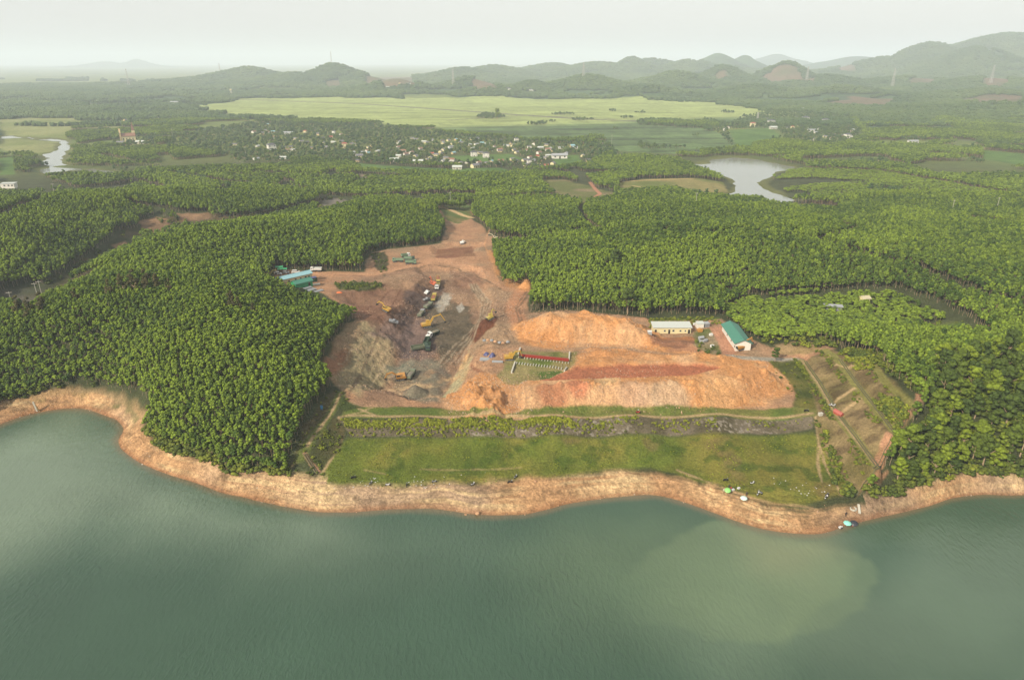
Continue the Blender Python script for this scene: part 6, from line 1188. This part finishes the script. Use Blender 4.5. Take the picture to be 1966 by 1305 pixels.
for px, py, k, s, rz, lb in [(555,259,5,1.5,0.0,"long bright white house with three dark windows west in the village"),(522,288,3,1.35,.6,"large grey-sided block with a cream gable in the western village"),(803,314,6,1.2,.05,"walled compound with an orange-topped front above the green field"),(757,310,6,1.1,.3,"pale twin-roofed house left of the orange-topped compound"),(878,325,6,1.1,.0,"low pale house nearest the green field's east end"),(912,322,0,1.1,.7,"pale house behind the low pale one at the field's end"),(910,300,3,1.0,.2,"white house with a pointed dark roof, left of a similar pair"),(933,302,3,1.0,.1,"white house with a pointed dark roof, right of a similar pair"),(1074,304,5,1.7,.1,"long white building with a dark roof edge by the wood corner"),(1100,283,8,1.1,.3,"small orange-fronted house at the east of the village"),(1062,271,5,1.3,.0,"pale long roof at the top of the eastern village"),(662,283,4,1.0,.3,"small cream house in the middle of the village trees"),(690,303,0,1.1,.4,"grey-roofed house just above the village field"),(1152,277,3,.9,.2,"white house alone at the east end beyond the village"),
                         (1445,243,4,1.15,.2,"red-roofed house by the tall thin tower"),(1480,240,3,1.5,.0,"big white flat-fronted house in the eastern village"),(1484,248,6,1.3,.1,"whitish arch-roofed house before the big white one"),(1472,231,2,1.2,.4,"pale gabled house behind the big white one"),(1525,232,5,1.3,.0,"white long house left of the tallest white one"),(1546,233,3,1.5,.2,"tallest white two-storey house of the eastern village"),(1524,239,7,1.2,.1,"small red-roofed house below the white long one"),(1541,239,0,1.2,.5,"cream house just under the tallest white one"),(1584,237,3,1.4,.0,"white house with two windows at the east of its village"),(1558,253,5,1.3,.1,"white low house nearest the wood in the eastern village"),(1626,265,3,1.1,.3,"white house with a blue-grey roof apart on the right"),(1752,275,5,1.3,.1,"white roadside shed beside the eastern road"),(168,209,5,1.6,.0,"white box-shaped house alone by the western meadow"),(122,194,5,1.6,.2,"white roof alone north of the meadow"),(350,219,5,1.6,.1,"white house at the west corner of the rice plain"),(335,199,5,1.8,.1,"pale hall among trees west of the rice plain"),(294,178,3,1.8,.1,"pale tall house on the far western road"),(232,167,5,2.0,.0,"white hall far out on the western plain"),(600,176,5,2.0,.0,"bright white house under the mast hill"),(551,176,5,1.8,.0,"white low house left of the bright one under the mast hill"),(976,176,3,1.8,.2,"white house on the far edge of the rice plain"),(1020,177,3,1.5,.2,"small pale house right of the one on the far edge"),(1535,211,5,1.6,.1,"white house on the far side behind the eastern village"),(247,282,7,1.0,.1,"red-roofed cottage in the woods below the church"),(232,278,0,1.2,.2,"pale cottage left below the church"),(270,276,6,1.2,.0,"pale long cottage to the right of the church")]:
    put_house(k, G(px, py), rz, s, lb)
def rand_houses(poly, n, where, smin=.9, smax=1.15, dmin=11, gp=None):
    q_ = np.array(poly); c_ = 0; tries = 0
    while c_ < n and tries < n * 40:
        tries += 1; u = RG.uniform(q_[:, 0].min(), q_[:, 0].max()); v = RG.uniform(q_[:, 1].min(), q_[:, 1].max())
        if not inside(np.array([u]), np.array([v]), poly, -4)[0] or abs(u) > v * .80 or any((u - a_) ** 2 + (v - b_) ** 2 < dmin ** 2 for a_, b_ in housepts): continue
        if any(inside(np.array([u]), np.array([v]), f_, 3)[0] for f_ in FIELDS + [RICE]): continue
        put_house(int(RG.choice(9, p=[.30, .16, .16, .06, .02, .08, .14, .04, .04])), (u, v, float(H(u, v)[0])), RG.choice([0, .3, -.3, 1.4, .8, 1.2]) + RG.uniform(-.1, .1), RG.uniform(smin, smax) * .74, None, where); c_ += 1
rand_houses(GL([(780,262),(900,268),(1000,276),(1120,284),(1130,312),(1040,322),(900,318),(760,305),(740,280)]), 85, "main village")
rand_houses(GL([(480,250),(700,252),(760,262),(740,300),(620,300),(480,298)]), 40, "main village")
rand_houses(VILL[0], 22, "main village")
rand_houses(VILL[1], 26, "eastern village"); rand_houses(VILL[2], 10, "far western hamlet", 1.1, 1.5, 20); rand_houses(VILL[3], 14, "hamlet west of the rice plain", 1.1, 1.4, 20); rand_houses(VILL[4], 16, "hamlet under the far hills", 1.1, 1.5, 18); rand_houses(VILL[5], 10, "straggling eastern hamlet", 1.0, 1.3, 18)
rand_houses(GL([(640,168),(900,172),(880,180),(640,178)]), 10, "hamlet under the mast hill", 1.3, 1.7, 30); rand_houses(GL([(40,168),(200,160),(220,175),(60,185)]), 8, "far western hamlet", 1.4, 2.0, 30)
hp_ = np.array(housepts); VX, VY, VZ = VT
keep = np.ones(VX.size, bool)
for hx, hy_ in hp_:
    dx = VX - hx; dy = VY - hy_; keep &= ~((np.abs(dx) < 8) & (dy > -15) & (dy < 8))
keep &= RG.random(VX.size) > .0
VX, VY, VZ = VX[keep], VY[keep], VZ[keep]; sc = RG.uniform(.55, 1.2, VX.size)
scatter("village_trees", np.stack([VX, VY, VZ], 1), np.stack([sc, sc, sc * RG.uniform(.8, 1.1, VX.size)], 1), np.stack([0 * VX, 0 * VX, RG.uniform(0, 6.28, VX.size)], 1), np.clip(.35 + .3 * RG.normal(0, 1, VX.size), 0, 1), colF, "garden trees and hedgerows round the villages and fields")
# litter on the bank
def litter(poly, n):
    q_ = np.array(poly); u = RG.uniform(q_[:, 0].min(), q_[:, 0].max(), n); v = RG.uniform(q_[:, 1].min(), q_[:, 1].max(), n); m = inside(u, v, poly); return u[m], v[m]
colG = colset("litter_bits"); 
for i in range(2): m = MB(); m.box((0, 0, .06), (.3, .22, .1)); variant(colG, "bit_%d" % i, m, [M['cloth_white']], False)
lu = []; lv = []
for pl, n in [([(680,922),(720,915),(730,930),(690,935)], 28), ([(780,915),(870,915),(860,938),(800,938)], 28), ([(620,925),(1000,905),(1000,935),(640,940)], 28), ([(1450,910),(1600,930),(1560,965),(1470,926)], 50)]:
    u, v = litter(GL(pl), n); lu.append(u); lv.append(v)
u = np.concatenate(lu); v = np.concatenate(lv); ss = RG.uniform(.5, 1.3, u.size); scatter("litter", np.stack([u, v, H(u, v)], 1), np.stack([ss] * 3, 1), np.stack([0 * u, 0 * u, RG.uniform(0, 6, u.size)], 1), ss, colG, "white scraps of litter on the grass bank")
